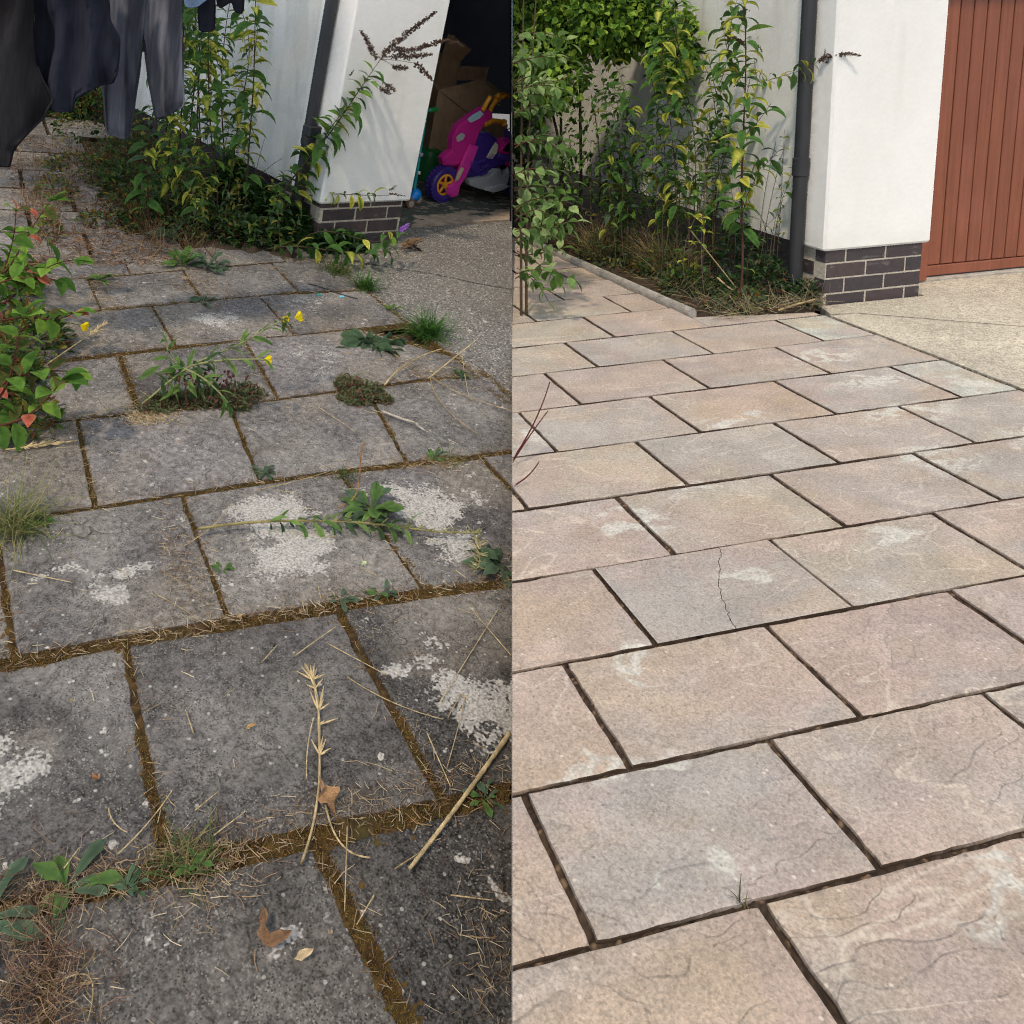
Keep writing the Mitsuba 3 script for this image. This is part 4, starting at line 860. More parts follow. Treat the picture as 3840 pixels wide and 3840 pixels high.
# ---- tall yellowing butterfly bushes left of the pipe (yard L)
NAMES_L = ['tall bare-stemmed bush with dark purplish stem, nearest the drainpipe', 'tall bush with yellow-edged leaves hiding the wall beside the washing', 'short stem with yellow leaves at the front of the overgrown bed', 'thin leafy stem close to the white wall of the old bed',
           'bush with steep dark twigs against the white wall left of the drainpipe', 'bush with crossing twigs and yellow leaves in front of the drainpipe', 'slim pale-leaved stem rising from the old path beside the grey jeans', 'leafy stem between the grey jeans and the tall yellowing bush', 'yellowing stem just behind the tall bush by the washing', 'dense leafy stem in the middle of the overgrown bed']
TALL = ['t1', 't2', 't3', 't4', 't5', 't6', 't7', 't8', 't9', 't10']
for i, nm in enumerate(TALL):
    k = key_of('butterfly_bush'); tag(k, NAMES_L[i], 'bush')
    r = np.random.default_rng(60 + i); p0 = D[nm]
    base = [[p0[0][0] + r.normal(0, .01), p0[0][1] + .01, -.01]] if p0[0][2] > .02 else []
    p = place_stem(k, 'L', base + p0, .0058, .0018, mixc(np.array(BARK), np.array((.09, .04, .04)), r.random()), 26)
    lv = leaf_pairs(p, r, .043 if i not in (4, 5) else .06, .18, 1.0, scale=(.8, 1.55), up=.15)
    for q in range(5 if i != 6 else 0):   # side shoots
        j = r.integers(6, 20); o = p[j] + [r.normal(0, .07), r.normal(0, .05), r.uniform(.08, .2)]
        pp = place_stem(k, 'L', [p[j], (p[j] + o) / 2 + [0, 0, -.01], o], .002, .001, BARK, 7, 5, 'twig'); lv += leaf_pairs(pp, r, .04, .3, 1, scale=(.6, 1.2))
    BUD.place(k, 'L', lv, pick(r, len(lv), .38 if i not in (6, 3) else .12))
# ---- undergrowth: ivy, weeds, dead grass as uncountable masses
SMALL = LeafKit([mk(.042, .034, (.026, .060, .020), (.040, .085, .028), seed=1, n=3, droop=.8, peak=.35), mk(.032, .018, (.055, .115, .03), (.08, .15, .045), seed=2, n=3, droop=.9), mk(.045, .013, (.075, .12, .065), (.11, .16, .09), seed=3, n=3, droop=1.1),
                 mk(.03, .018, (.09, .16, .035), (.13, .2, .05), seed=4, n=3, droop=.6), mk(.034, .012, (.12, .05, .028), (.17, .08, .04), seed=5, n=3, droop=.7), mk(.034, .016, (.20, .19, .04), (.28, .25, .06), seed=6, n=3, droop=.8)], seed=9)
def scatter_mass(r, n, center, radii, shell=.5, zmin=.0):
    q = r.normal(0, 1, (n, 3)); q /= np.linalg.norm(q, axis=1, keepdims=True); q[:, 2] = np.abs(q[:, 2])
    q = q * (r.uniform(shell, 1, (n, 1)) ** .7) * radii + center; q[:, 2] = np.maximum(q[:, 2], zmin); return q
def mass(name, label, cat, h, spots, kinds, probs, seed, size=(.7, 1.3), kind='stuff', kit=None, up=.5):
    r = np.random.default_rng(seed); ms, ks = [], []
    for (c, rad, n) in spots:
        pts = scatter_mass(r, n, np.array(c), np.array(rad))
        for q in pts:
            o = (q - np.array(c)) / np.array(rad); d = o + r.normal(0, .5, 3); d[2] += up * .3
            m = frame(q, d, roll=r.normal(0, .6)); m[:3, :3] *= r.uniform(*size); ms.append(m); ks.append(int(r.choice(kinds, p=probs)))
    v, f, c = (kit or SMALL).merged(ms, ks)
    k = put(name, (v, f), 'leaf', h, None, smooth=True, color=c, kind=kind); tag(k, label, cat, kind=kind); return k
mass('ivy', 'dark low ivy filling the corner between the old drainpipe and the brick plinth', 'ivy', 'L', [((.86, 3.43, .0), (.16, .10, .20), 1300), ((.72, 3.62, .0), (.14, .2, .27), 1300), ((.62, 3.9, .05), (.12, .25, .30), 900), ((1.08, 3.28, .0), (.2, .06, .10), 500)], [0, 1, 2], [.72, .22, .06], 1)
mass('ground_cover', 'low green and rusty weeds covering the edge of the old path below the bushes', 'weeds', 'L', [((.42, 3.50, .0), (.24, .18, .15), 900), ((.62, 3.36, .0), (.18, .12, .16), 700), ((.22, 3.72, .0), (.12, .22, .12), 500), ((.33, 4.0, .0), (.24, .30, .22), 900), ((.12, 4.4, .0), (.18, .45, .16), 700)], [0, 1, 2, 3, 4, 5], [.16, .3, .30, .08, .10, .06], 2)
mass('ground_cover', 'low rusty weeds patching the far slabs of the old path', 'weeds', 'L', [((-.15, 3.7, .0), (.10, .12, .05), 160), ((.05, 4.05, .0), (.12, .2, .07), 260), ((-.3, 4.3, .0), (.12, .3, .06), 220), ((-.1, 4.9, .0), (.25, .3, .08), 420), ((-.4, 3.5, 0), (.06, .2, .05), 120)], [1, 2, 4, 5], [.2, .2, .4, .2], 23)
mass('ground_cover', 'rusty and dull green undergrowth on the far side of the overgrown bed', 'weeds', 'L', [((.25, 4.9, .0), (.28, .6, .26), 1100), ((.15, 6.0, .0), (.4, .8, .42), 1500), ((.02, 4.6, .0), (.14, .6, .10), 500), ((.05, 3.75, .0), (.10, .25, .07), 300)], [0, 1, 2, 4, 5], [.14, .26, .14, .32, .14], 22)
def fibres(r, pts, length, rad, cols, tilt=.25, bend=.3, sides=3, lift=.002):
    vs, fs, cs, o = [], [], [], 0
    for q in pts:
        a = r.uniform(0, 6.28); L_ = r.uniform(*length); e = r.normal(0, tilt)
        d = np.array([math.cos(a) * math.cos(e), math.sin(a) * math.cos(e), abs(math.sin(e))]); s = np.cross(d, [0, 0, 1]) * r.normal(0, bend)
        P_ = np.array([q, q + d * L_ / 2 + s * L_ * .3, q + d * L_]) + [0, 0, lift]
        v, f = tube(P_, np.array([1, .9, .5]) * r.uniform(*rad), sides, False); c = np.array(cols[r.integers(len(cols))]) * r.uniform(.6, 1.25)
        vs.append(v); fs.append(f + o); o += len(v); cs.append(np.tile(c, (len(v), 1)))
    return np.vstack(vs), np.vstack(fs), np.vstack(cs)
DRY = [(.40, .30, .17), (.30, .20, .11), (.50, .42, .27), (.20, .11, .065), (.16, .08, .05)]
RUST = [(.15, .065, .04), (.22, .11, .06), (.30, .21, .11), (.11, .05, .035)]
def blades(r, c, n, length, wd, cols, spread=1.0, base=.015, droop=1.2):
    out = []
    for i in range(n):
        a = r.uniform(0, 6.28); L_ = r.uniform(*length); el = r.uniform(.35, 1.4) if spread > .5 else r.uniform(.9, 1.5)
        v, f, ta = leaf_shape(L_, wd * r.uniform(.7, 1.2), droop=droop * r.uniform(.4, 1.2), fold=.5, n=5, peak=.25, petiole=.0)
        d = np.array([math.cos(a) * math.cos(el), math.sin(a) * math.cos(el), math.sin(el)])
        m = frame(np.array(c) + [r.normal(0, base), r.normal(0, base), 0], d, roll=r.normal(0, .3))
        col = np.array(cols[r.integers(len(cols))]) * r.uniform(.7, 1.2)
        out.append((v @ m[:3, :3].T + m[:3, 3], f, np.tile(col, (len(v), 1)) * (.7 + .45 * ta[:, :1])))
    return cat_meshes(out)
def tuft(name, label, cat, h, c, n, length, wd, cols, seed, **k):
    r = np.random.default_rng(seed); key = key_of(name); tag(key, label, cat)
    v, f, cc = blades(r, c, n, length, wd, cols, **k); 
    used[name] -= 1
    return put(name, (v, f), 'leaf', h, None, smooth=True, color=cc)
# dead grass on the far old path
r = np.random.default_rng(33); gl = []
for i in range(260):
    x, y = r.uniform(-.5, .35), r.uniform(3.1, 5.6)
    if r.random() < .5: x = abs(x) * .6 + .05
    gl.append(blades(r, [x, y, 0], int(r.integers(5, 12)), (.05, .16), .003, RUST + DRY[:3], spread=.2, base=.02, droop=.5))
kk = put('dead_grass', cat_meshes(gl), 'leaf', 'L', None, smooth=True, kind='stuff'); tag(kk, 'rusty dead grass standing along the far end of the old path', 'dry grass', kind='stuff')
# far hedge behind the washing
HEDGE = LeafKit([mk(.07, .050, (.11, .23, .04), (.17, .32, .06), seed=1, n=3), mk(.08, .046, (.035, .08, .022), (.055, .11, .03), seed=2, n=3), mk(.068, .052, (.28, .45, .06), (.36, .53, .09), seed=3, n=3), mk(.07, .035, (.045, .085, .03), (.08, .13, .05), seed=4, n=3)], seed=3)
def woody(name, label, cat, h, base, spots, trunks, kinds, probs, seed, kit=HEDGE, size=(.8, 1.3), trad=.016):
    key = key_of(name); tag(key, label, cat); r = np.random.default_rng(seed)
    for t in trunks: place_stem(key, h, t, trad, trad * .45, (.045, .035, .026), 12, 7, 'trunk')
    ms, ks = [], []
    for (c, rad, n) in spots:
        for q in scatter_mass2(r, n, np.array(c), np.array(rad)):
            o = (q - np.array(c)) / np.array(rad); m = frame(q, o * .6 + r.normal(0, .6, 3) - [0, 0, .2], roll=r.normal(0, .7)); m[:3, :3] *= r.uniform(*size); ms.append(m); ks.append(int(r.choice(kinds, p=probs)))
    v, f, c = kit.merged(ms, ks); put('crown', (v, f), 'leaf', h, key, smooth=True, color=c, kind='stuff'); return key
def scatter_mass2(r, n, c, rad):
    q = r.normal(0, 1, (n, 3)); q /= np.linalg.norm(q, axis=1, keepdims=True); return q * (r.uniform(.15, 1, (n, 1)) ** .45) * rad + c
woody('hedge_shrub', 'dense green shrub closing the far end of the old path behind the washing', 'shrub', 'L', None, [((.10, 6.9, .8), (.75, .5, 1.0), 4200), ((.55, 5.6, 1.25), (.33, .6, .6), 2000)], [[(.1, 6.9, 0), (.05, 6.9, .6), (.2, 6.8, 1.3)], [(.5, 5.7, 0), (.55, 5.6, .7), (.5, 5.6, 1.4)]], [0, 1, 2, 3], [.3, .4, .1, .2], 41)
woody('hedge_shrub', 'dark shrub at the far left beside the old path', 'shrub', 'L', None, [((-1.3, 6.6, .8), (.9, .7, 1.1), 3000)], [[(-1.3, 6.6, 0), (-1.3, 6.6, .8), (-1.2, 6.5, 1.4)]], [0, 1, 3], [.3, .5, .2], 42)
# unseen tree added over the old path so its crown shades the side wall
def shade_tree(h, base, cen, rad, n, seed):
    k = key_of('shade_tree'); tag(k, 'unseen leafy crown on a trunk, added to shade the wall beside the old path', 'shade_tree'); r = np.random.default_rng(seed)
    b, c = np.array(base), np.array(cen); place_stem(k, h, [b, (b + c) / 2 + [-.1, .1, 0], c + [0, 0, .2]], .11, .05, BARK, 14, 10, 'trunk')
    for i in range(6):
        e = c + r.normal(0, 1, 3) * np.array(rad) * .6; place_stem(k, h, [c * .8 + b * .2, (c + e) / 2 + [0, 0, .1], e], .04, .012, BARK, 8, 6, 'limb')
    ms = []
    for q in scatter_mass2(r, n, c, np.array(rad)): m = frame(q, r.normal(0, 1, 3) - [0, 0, .3], roll=r.normal(0, .6)); m[:3, :3] *= r.uniform(1.2, 1.9); ms.append(m)
    v, f, cc = HEDGE.merged(ms, [int(r.choice([0, 1, 3])) for _ in ms]); put('crown', (v, f), 'leaf', h, k, smooth=True, color=cc, kind='stuff')
shade_tree('L', (-2.6, 3.6, -.05), (-1.70, 3.35, 3.75), (1.15, 1.75, .8), 4200, 5)

# leafy mass of an older bush between the washing and the wall
r = np.random.default_rng(300); k = key_of('butterfly_bush'); tag(k, 'dense old bush with long green leaves between the grey jeans and the white wall', 'bush')
ms = []
for (x, y) in ((.40, 4.35), (.50, 4.5), (.33, 4.6), (.55, 4.25)):
    p = place_stem(k, 'L', [[x, y, -.01], [x + r.normal(0, .05), y, .7], [x + r.normal(0, .1), y + r.normal(0, .1), 1.5]], .007, .002, BARK, 22)
    for q in range(6):
        j = r.integers(3, 20); o = p[j] + [r.normal(0, .14), r.normal(0, .12), r.uniform(.05, .25)]; pp = place_stem(k, 'L', [p[j], (p[j] + o) / 2, o], .002, .001, BARK, 6, 5, 'twig'); ms += leaf_pairs(pp, r, .05, .15, 1, scale=(.6, 1.25))
    ms += leaf_pairs(p, r, .05, .1, 1, scale=(.7, 1.3))
ks = [int(r.choice([0, 1, 2, 2, 3, 6, 7, 7])) for _ in ms]
BUD.place(k, 'L', ms[:290], ks[:290])
if len(ms) > 290: v, f, cc = BUD.merged(ms[290:], ks[290:]); put('foliage', (v, f), 'leaf', 'L', k, smooth=True, color=cc, kind='stuff')
# upright leafy weeds in the overgrown bed
WKIT = LeafKit([mk(.07, .016, (.05, .10, .04), (.08, .14, .06), seed=1, droop=.9), mk(.06, .02, (.08, .15, .03), (.12, .2, .05), seed=2, droop=1.0), mk(.065, .014, (.09, .14, .08), (.13, .18, .11), seed=3, droop=.6), mk(.05, .016, (.20, .20, .05), (.3, .27, .07), seed=4, droop=1.1)], seed=12)
for i in range(34):
    t = r.random(); x, y = r.uniform(.18, .80), 0; y = 3.30 + r.uniform(0, .75) - .25 * (x - .3); hh = r.uniform(.12, .40)
    k = key_of('weed'); tag(k, 'upright narrow-leaved weed standing in the overgrown bed at the foot of the tall bushes', 'weed', 'upright weeds in the overgrown bed')
    p = place_stem(k, 'L', [[x, y, -.01], [x + r.normal(0, .03), y, hh * .5], [x + r.normal(0, .06), y - abs(r.normal(0, .04)), hh]], .0028, .0012, mixc(np.array(BARK), np.array(STEMG), r.random()), 10, 5)
    WKIT.place(k, 'L', leaf_pairs(p, r, .022, .15, 1, scale=(.6, 1.2)))
for i in range(26):
    x, y = r.uniform(.3, .85), r.uniform(3.5, 4.5); hh = r.uniform(.25, .6)
    k = key_of('dead_stem'); tag(k, 'bare brown dead stem among the tall bushes by the old white wall', 'plant stem', 'dead stems in the overgrown bed')
    place_stem(k, 'L', [[x, y, -.01], [x + r.normal(0, .03), y, hh * .5], [x + r.normal(0, .09), y + r.normal(0, .04), hh]], .0028, .0013, mixc(np.array(BARK), np.array((.17, .11, .07)), r.random()), 8, 5)
# ---- reddish-stemmed shrub at the left edge (yard L)
DOG = LeafKit([mk(.086, .052, (.10, .215, .04), (.145, .28, .055), seed=1, droop=.8, fold=.25, peak=.38, n=7), mk(.092, .055, (.06, .14, .03), (.095, .19, .04), seed=2, droop=1.1, fold=.3, peak=.4, n=7), mk(.08, .048, (.18, .33, .055), (.24, .40, .075), seed=3, droop=.7, fold=.2, peak=.38, n=7),
               mk(.06, .036, (.52, .12, .09), (.60, .22, .14), seed=4, droop=.7, fold=.25, peak=.4, n=7), mk(.075, .045, (.055, .11, .03), (.15, .10, .04), seed=5, droop=1.2, fold=.3, peak=.4, n=7)], seed=5)
dog = key_of('dogwood_shrub'); tag(dog, 'dogwood shrub with red twigs and broad veined leaves, some coral red, at the left edge', 'shrub')
r = np.random.default_rng(71); lv = []
extra = {'x1': [[-.74, 2.45, .0], [-.64, 2.40, .16], [-.55, 2.36, .22]], 'x2': [[-.75, 2.2, .02], [-.60, 2.12, .06], [-.50, 2.1, .13]], 'x6': [[-.75, 2.35, .1], [-.60, 2.3, .2], [-.47, 2.28, .2]], 'x7': [[-.74, 1.55, .05], [-.62, 1.48, .2], [-.50, 1.45, .22]], }
for nm in ['dogA', 'dogB', 'dogC', 'dogD', 'dogE', 'dogF']: extra[nm] = D[nm]
for nm, q in extra.items():
    p = place_stem(dog, 'L', q, .0045, .0016, REDST, 14)
    dens = .045 if nm not in ('dogC',) else .05
    lv += leaf_pairs(p, r, dens * 1.0, .2, .93, out=.8, up=.4, scale=(.7, 1.2)); m = frame(p[-1], p[-1] - p[-3]); lv.append(m)
    for b in (-1, 1):
        m = frame(p[-1], (p[-1] - p[-3]) / np.linalg.norm(p[-1] - p[-3]) * .5 + np.array([.3 * b, -.4, .1]), roll=.3 * b); lv.append(m)
DOG.place(dog, 'L', lv, [int(r.choice([0, 1, 2, 3, 4], p=[.30, .24, .22, .08, .16])) for _ in lv])
mass('ground_cover', 'pale green and rusty weeds sprawling round the foot of the dogwood shrub', 'weeds', 'L', [((-.56, 2.12, 0), (.14, .2, .14), 420), ((-.68, 1.78, .0), (.09, .22, .20), 700), ((-.60, 1.85, .0), (.06, .12, .08), 260), ((-.60, 1.55, 0), (.10, .12, .08), 220), ((-.66, 2.6, .0), (.16, .25, .14), 500)], [1, 2, 3, 4, 5], [.18, .16, .30, .16, .20], 12)
# ---- small weeds standing in the joints of the old patio
ROS = LeafKit([mk(.10, .028, (.08, .135, .085), (.125, .185, .12), seed=1, droop=.7, fold=.2, wave=.5, n=8, peak=.6), mk(.09, .032, (.085, .17, .055), (.14, .24, .07), seed=2, droop=.5, fold=.2, wave=.4, n=8, peak=.62), mk(.10, .024, (.055, .10, .055), (.09, .15, .085), seed=3, droop=.9, fold=.25, wave=1.0, n=10, peak=.5), mk(.085, .016, (.09, .15, .05), (.13, .2, .06), seed=4, droop=.8, fold=.3, n=6, peak=.5)], seed=6)
def rosette(name, label, cat, c, n, size, kinds, seed, up=.35, cut=True, group=None):
    k = key_of(name); tag(k, label, cat, group); r = np.random.default_rng(seed); ms = []
    for i in range(n):
        a = i * 2.4 + r.normal(0, .2); el = up * r.uniform(.3, 1.6)
        m = frame(np.array([c[0], c[1], .004]) + r.normal(0, .004, 3) * [1, 1, .3], [math.cos(a), math.sin(a), el], roll=r.normal(0, .25)); m[:3, :3] *= size * 1.38 * r.uniform(.55, 1.1); ms.append(m)
    ROS.place(k, 'L', ms, [int(r.choice(kinds)) for _ in ms]); return k
Wd = D['weeds']
tuft('grass_tuft', 'thick green grass tuft on the joint beside the concrete drive', 'grass tuft', 'L', Wd[3] + [.0], 300, (.08, .19), .0046, [(.05, .14, .025), (.075, .19, .035), (.04, .11, .03), (.11, .23, .05)], 1, base=.022)
tuft('grass_tuft', 'smaller green grass tuft by the garage end of the drive joint', 'grass tuft', 'L', Wd[4] + [.0], 190, (.06, .15), .004, [(.05, .12, .025), (.07, .17, .035)], 2, base=.02)
tuft('grass_tuft', 'loose green grass tuft furthest up the drive joint', 'grass tuft', 'L', [.95, 2.93, 0], 170, (.05, .13), .0038, [(.06, .12, .03), (.10, .17, .05), (.17, .17, .07)], 3, base=.035)
tuft('grass_tuft', 'straw-coloured grass clump at the left edge of the old patio', 'grass tuft', 'L', [-.66, 1.0, 0], 220, (.09, .22), .0028, [(.36, .32, .16), (.14, .19, .06), (.28, .3, .12)], 4, base=.03)
tuft('grass_tuft', 'bleached grass clump in a joint near the right border of the old patio', 'grass tuft', 'L', [.655, 1.115, 0], 45, (.03, .07), .0025, [(.14, .2, .05), (.35, .3, .15)], 5, base=.03)
tuft('grass_tuft', 'mixed green and dry grass at the junction of joints in the foreground', 'grass tuft', 'L', [-.436, .005, 0], 110, (.03, .085), .0026, [(.08, .14, .05), (.3, .24, .12), (.12, .17, .06)], 6, base=.022)
tuft('grass_tuft', 'tiny bright green tuft in the mossy joint below the upright stalk', 'grass tuft', 'L', [.29, 1.09, 0], 60, (.02, .05), .002, [(.06, .12, .03), (.1, .17, .05)], 7, base=.018)
rosette('thistle', 'jagged dark green thistle rosette flat on a slab beside the grass tuft', 'thistle', Wd[2], 26, 1.5, [2], 1, .18)
rosette('weed', 'grey green leafy weed under the fallen evening primrose stem', 'weed', Wd[0], 22, .85, [0, 1], 2, .6)
rosette('weed', 'dark drooping weed at the right border of the old patio', 'weed', [.545, .585], 20, .8, [0, 2], 3, .5)
rosette('weed', 'spoon-leaved weed in the foreground joint at lower left', 'weed', [-.613, .012], 9, .62, [1, 0], 4, .35)
rosette('weed', 'broad blue green leaves cut by the left edge in the foreground', 'weed', [-.735, -.005], 8, .75, [0], 5, .3)
rosette('weed', 'small round-leaved weed beside the foreground grass', 'weed', [-.415, -.005], 8, .32, [1], 6, .5)
rosette('weed', 'small toothed weed at the right end of the near joint', 'weed', [.135, -.035], 10, .36, [1, 0], 7, .3)
rosette('weed', 'tiny weed at the head of the wide mossy joint', 'weed', [.066, .563], 6, .4, [0], 8, .5)
rosette('weed', 'tiny pale weed in the mossy joint right of centre', 'weed', [.175, .557], 7, .38, [0, 1], 9, .5)
rosette('weed', 'little green weed halfway down the mossy joint', 'weed', [-.185, .735], 7, .3, [1], 10, .5)
rosette('weed', 'small grey weed where two joints meet at centre', 'weed', [.04, 1.15], 12, .42, [0, 2], 11, .5)
rosette('weed', 'green sprig in the corner of the old slabs beside the mossy joint', 'weed', [.62, 1.14], 10, .4, [1, 2], 12, .6)
rosette('weed', 'blue green rosette in a joint in front of the bushes', 'weed', [.17, 2.53], 12, .55, [0], 13, .3)
rosette('weed', 'upright bright green rosette at the front of the overgrown bed', 'weed', [.17, 3.0], 14, 1.0, [1, 3], 14, 1.2)
rosette('weed', 'drooping blue green rosette beside the bright one in front of the bed', 'weed', [.285, 2.97], 16, 1.0, [0], 15, .9)
rosette('weed', 'yellowish weed in the joint beside the dogwood leaves', 'weed', [-.24, 2.82], 14, .6, [1, 3], 16, .5)
rosette('weed', 'small bright lime weed at the left edge below the grass clump', 'weed', [-.60, 1.01], 14, .42, [3, 1], 17, .8)
rosette('weed', 'little grey green weed on the drive joint between the tufts', 'weed', [1.03, 2.4], 10, .45, [0, 1], 18, .5)
rosette('weed', 'dark sprig in the mossy joint crossing left of the foreground grass', 'weed', [-.525, -.012], 12, .26, [2, 0], 19, .6)
rosette('weed', 'grey leafed weed standing in the bed right of the goosefoot stem', 'weed', [.20, 3.42], 16, 1.2, [0, 2], 20, .9)
rosette('weed', 'narrow leafed weed at the right border near the drive joint', 'weed', [1.02, 1.70], 9, .5, [2, 3], 21, .6)
def mat_(name, label, c, rad, n, kinds, probs, seed, size):
    return mass(name, label, 'plant', 'L', [(c, rad, n)], kinds, probs, seed, size, kind=None)
TH_ = LeafKit([mk(.013, .007, (.09, .115, .05), (.13, .16, .075), seed=1, n=2), mk(.013, .006, (.17, .09, .065), (.23, .125, .09), seed=2, n=2), mk(.014, .007, (.12, .16, .08), (.17, .21, .11), seed=3, n=2)], seed=2)
def thmat(label, c, rad, n, seed):
    r = np.random.default_rng(seed); key = key_of('thyme_mat'); tag(key, label, 'plant'); used['thyme_mat'] -= 1; ms = []
    for b in range(16):
        o = r.normal(0, .5, 2); cc = np.array([c[0] + o[0] * rad[0], c[1] + o[1] * rad[1], 0]); rr_ = np.array([rad[0] * r.uniform(.2, .5), rad[1] * r.uniform(.25, .5), rad[2] * r.uniform(.4, 1.1)])
        for q in scatter_mass(r, n // 16, cc, rr_, .35): m = frame(q, r.normal(0, 1, 3) + [0, 0, .5], roll=r.normal(0, .7)); m[:3, :3] *= r.uniform(.8, 1.4); ms.append(m)
    v, f, cc = TH_.merged(ms); put('thyme_mat', (v, f), 'leaf', 'L', None, smooth=True, color=cc)
thmat('dark round cushion of creeping thyme at the joint right of centre', (.53, 1.60, .0), (.125, .09, .055), 4200, 1)
thmat('low brown green mat with dried seed heads beside the evening primrose', (-.04, 1.60, .0), (.20, .075, .05), 4200, 2)
sh = key_of('seed_stalks'); tag(sh, 'small dark dried flower stalks rising from the brown green mat', 'dry flower stalks')
r = np.random.default_rng(4)
for i in range(16):
    c = np.array([-.04 + r.normal(0, .08), 1.61 + r.normal(0, .03), 0]); hh = r.uniform(.05, .12); e = c + [r.normal(0, .01), r.normal(0, .01), hh]
    st = tube([c, e], .0009, 4); bl = [hull_small(e + r.normal(0, .004, 3), .005, np.array([0, 0, 1.0])) for _ in range(4)]
    v, f = cat_meshes([st] + bl); put('stalk', (v, f), 'matte', 'L', sh, color=np.array((.10, .04, .035)) * r.uniform(.6, 1.3))
# ---- evening primroses sprawling over the slabs
def flower(parent, h, c, d, size, seed):
    r = np.random.default_rng(seed); out = []
    for i in range(4):
        v, f, ta = leaf_shape(size, size * 1.05, droop=-.7, fold=.15, n=5, peak=.7, tipp=.7)
        base = frame(c, d); a = i * 1.571; loc = np.array([math.cos(a) * .75, math.sin(a) * .75, .65]); D_ = base[:3, :3] @ np.array([loc[2], loc[0], loc[1]])
        m = frame(c, D_, up=np.array(d)); out.append((v @ m[:3, :3].T + m[:3, 3], f, np.tile([.86, .72, .03], (len(v), 1)) * r.uniform(.85, 1.1)))
    put('flower', cat_meshes(out), 'petal', h, parent, smooth=True)
pr = key_of('evening_primrose'); tag(pr, 'sprawling evening primrose with yellow flowers across the middle of the old patio', 'plant')
r = np.random.default_rng(90); lv = []
for nm in ('prim_stem', 'prim_stem2', 'prim_stem3', 'prim_stem4'):
    p = place_stem(pr, 'L', D[nm], .004, .0022, (.26, .27, .13), 16); lv += leaf_pairs(p, r, .016, .3 if nm == 'prim_stem' else .0, 1, out=.8, up=.9, spread=1, scale=(.5, .95))
for q in range(40):
    c = np.array([-.11, 1.63, .10]) + r.normal(0, [.05, .03, .03]); m = frame(c, r.normal(0, 1, 3) + [0, -.2, .1], roll=r.normal(0, .4)); m[:3, :3] *= r.uniform(.7, 1.2); lv.append(m)
PRI = LeafKit([mk(.09, .022, (.085, .165, .05), (.13, .225, .07), seed=1, droop=.9, fold=.2, wave=.4), mk(.08, .02, (.14, .24, .07), (.20, .31, .095), seed=2, droop=.6, fold=.2), mk(.085, .02, (.045, .085, .04), (.07, .12, .06), seed=3, droop=1.1, fold=.25)], seed=8)
PRI.place(pr, 'L', lv)
e1, e2 = np.array(D['prim_stem'][-1]), np.array(D['prim_stem2'][-1])
flower(pr, 'L', e1 + [.02, 0, .0], [.8, -.3, .35], .034, 1); flower(pr, 'L', e1 + [-.02, .0, -.005], [.2, -.6, .3], .024, 2); flower(pr, 'L', e2, [.9, -.1, -.1], .03, 3)
pf = key_of('evening_primrose'); tag(pf, 'fallen evening primrose stem with seed pods lying across the pale-stained slab', 'plant')
p = place_stem(pf, 'L', [q + [.03] for q in D['fall_stem']], .0042, .002, (.24, .21, .09), 24); lv = leaf_pairs(p, r, .022, .25, .75, out=.9, up=.6, spread=2, scale=(.5, .95)); PRI.place(pf, 'L', lv)
pods = [tube([q, q + np.array([.018, -.004, .006]) + r.normal(0, .006, 3)], [.0026, .0010], 5) for q in p[11:] for _ in range(3)]
v, f = cat_meshes(pods); put('seed_pods', (v, f), 'matte', 'L', pf, color=np.array((.22, .21, .08)) * np.random.default_rng(3).uniform(.7, 1.3, (len(v), 1)))
p2 = place_stem(pf, 'L', [q + [.02] for q in D['fall_tip']], .0025, .001, (.30, .26, .13), 10, name='tip')
v, f, c = fibres(np.random.default_rng(8), np.repeat(p2, 7, 0), (.015, .035), (.0012, .002), [(.30, .27, .13), (.2, .2, .09), (.42, .36, .2)], .4); put('tip_leaves', (v, f, c), 'matte', 'L', pf)
yl = key_of('evening_primrose'); tag(yl, 'yellow evening primrose bloom at the edge of the dogwood leaves', 'plant'); flower(yl, 'L', np.array([-.385, 2.17, .06]), [.8, -.5, -.1], .034, 5); place_stem(yl, 'L', [[-.52, 2.25, .02], [-.45, 2.2, .06], [-.385, 2.17, .06]], .003, .002, STEMG, 8)
# ---- dry stalks lying about
NM = {'bigdiag': 'thick pale dry stalk lying diagonally at the right in the foreground', 'fork1': 'long forked dry stalk with a split seed head on the central slab', 'fork2': 'curved side branch of dry stalk ending below the near joint', 'fork3': 'thin dry stem lying beside the forked stalk', 'upright': 'orange brown bent stalk standing up from the weedy joint', 'left1': 'long straight dry grass stem leaning out of the dogwood weeds', 'left2': 'dry stem with plump pods at the left edge', 'st1': 'curved thick straw stalk beside the thyme cushion', 'st2': 'straight straw stalk crossing to the drive joint', 'st3': 'brown straw stalk running down towards the right border', 'st4': 'long thin straw stalk reaching the right border', 'st5': 'thin bent straw on the drive joint', 'twig': 'bleached crooked twig on the slab below the thyme cushion'}
STC = {'upright': (.36, .19, .09), 'twig': (.42, .38, .33), 'st3': (.34, .25, .14), 'left1': (.5, .42, .24)}
rs2 = np.random.default_rng(6)
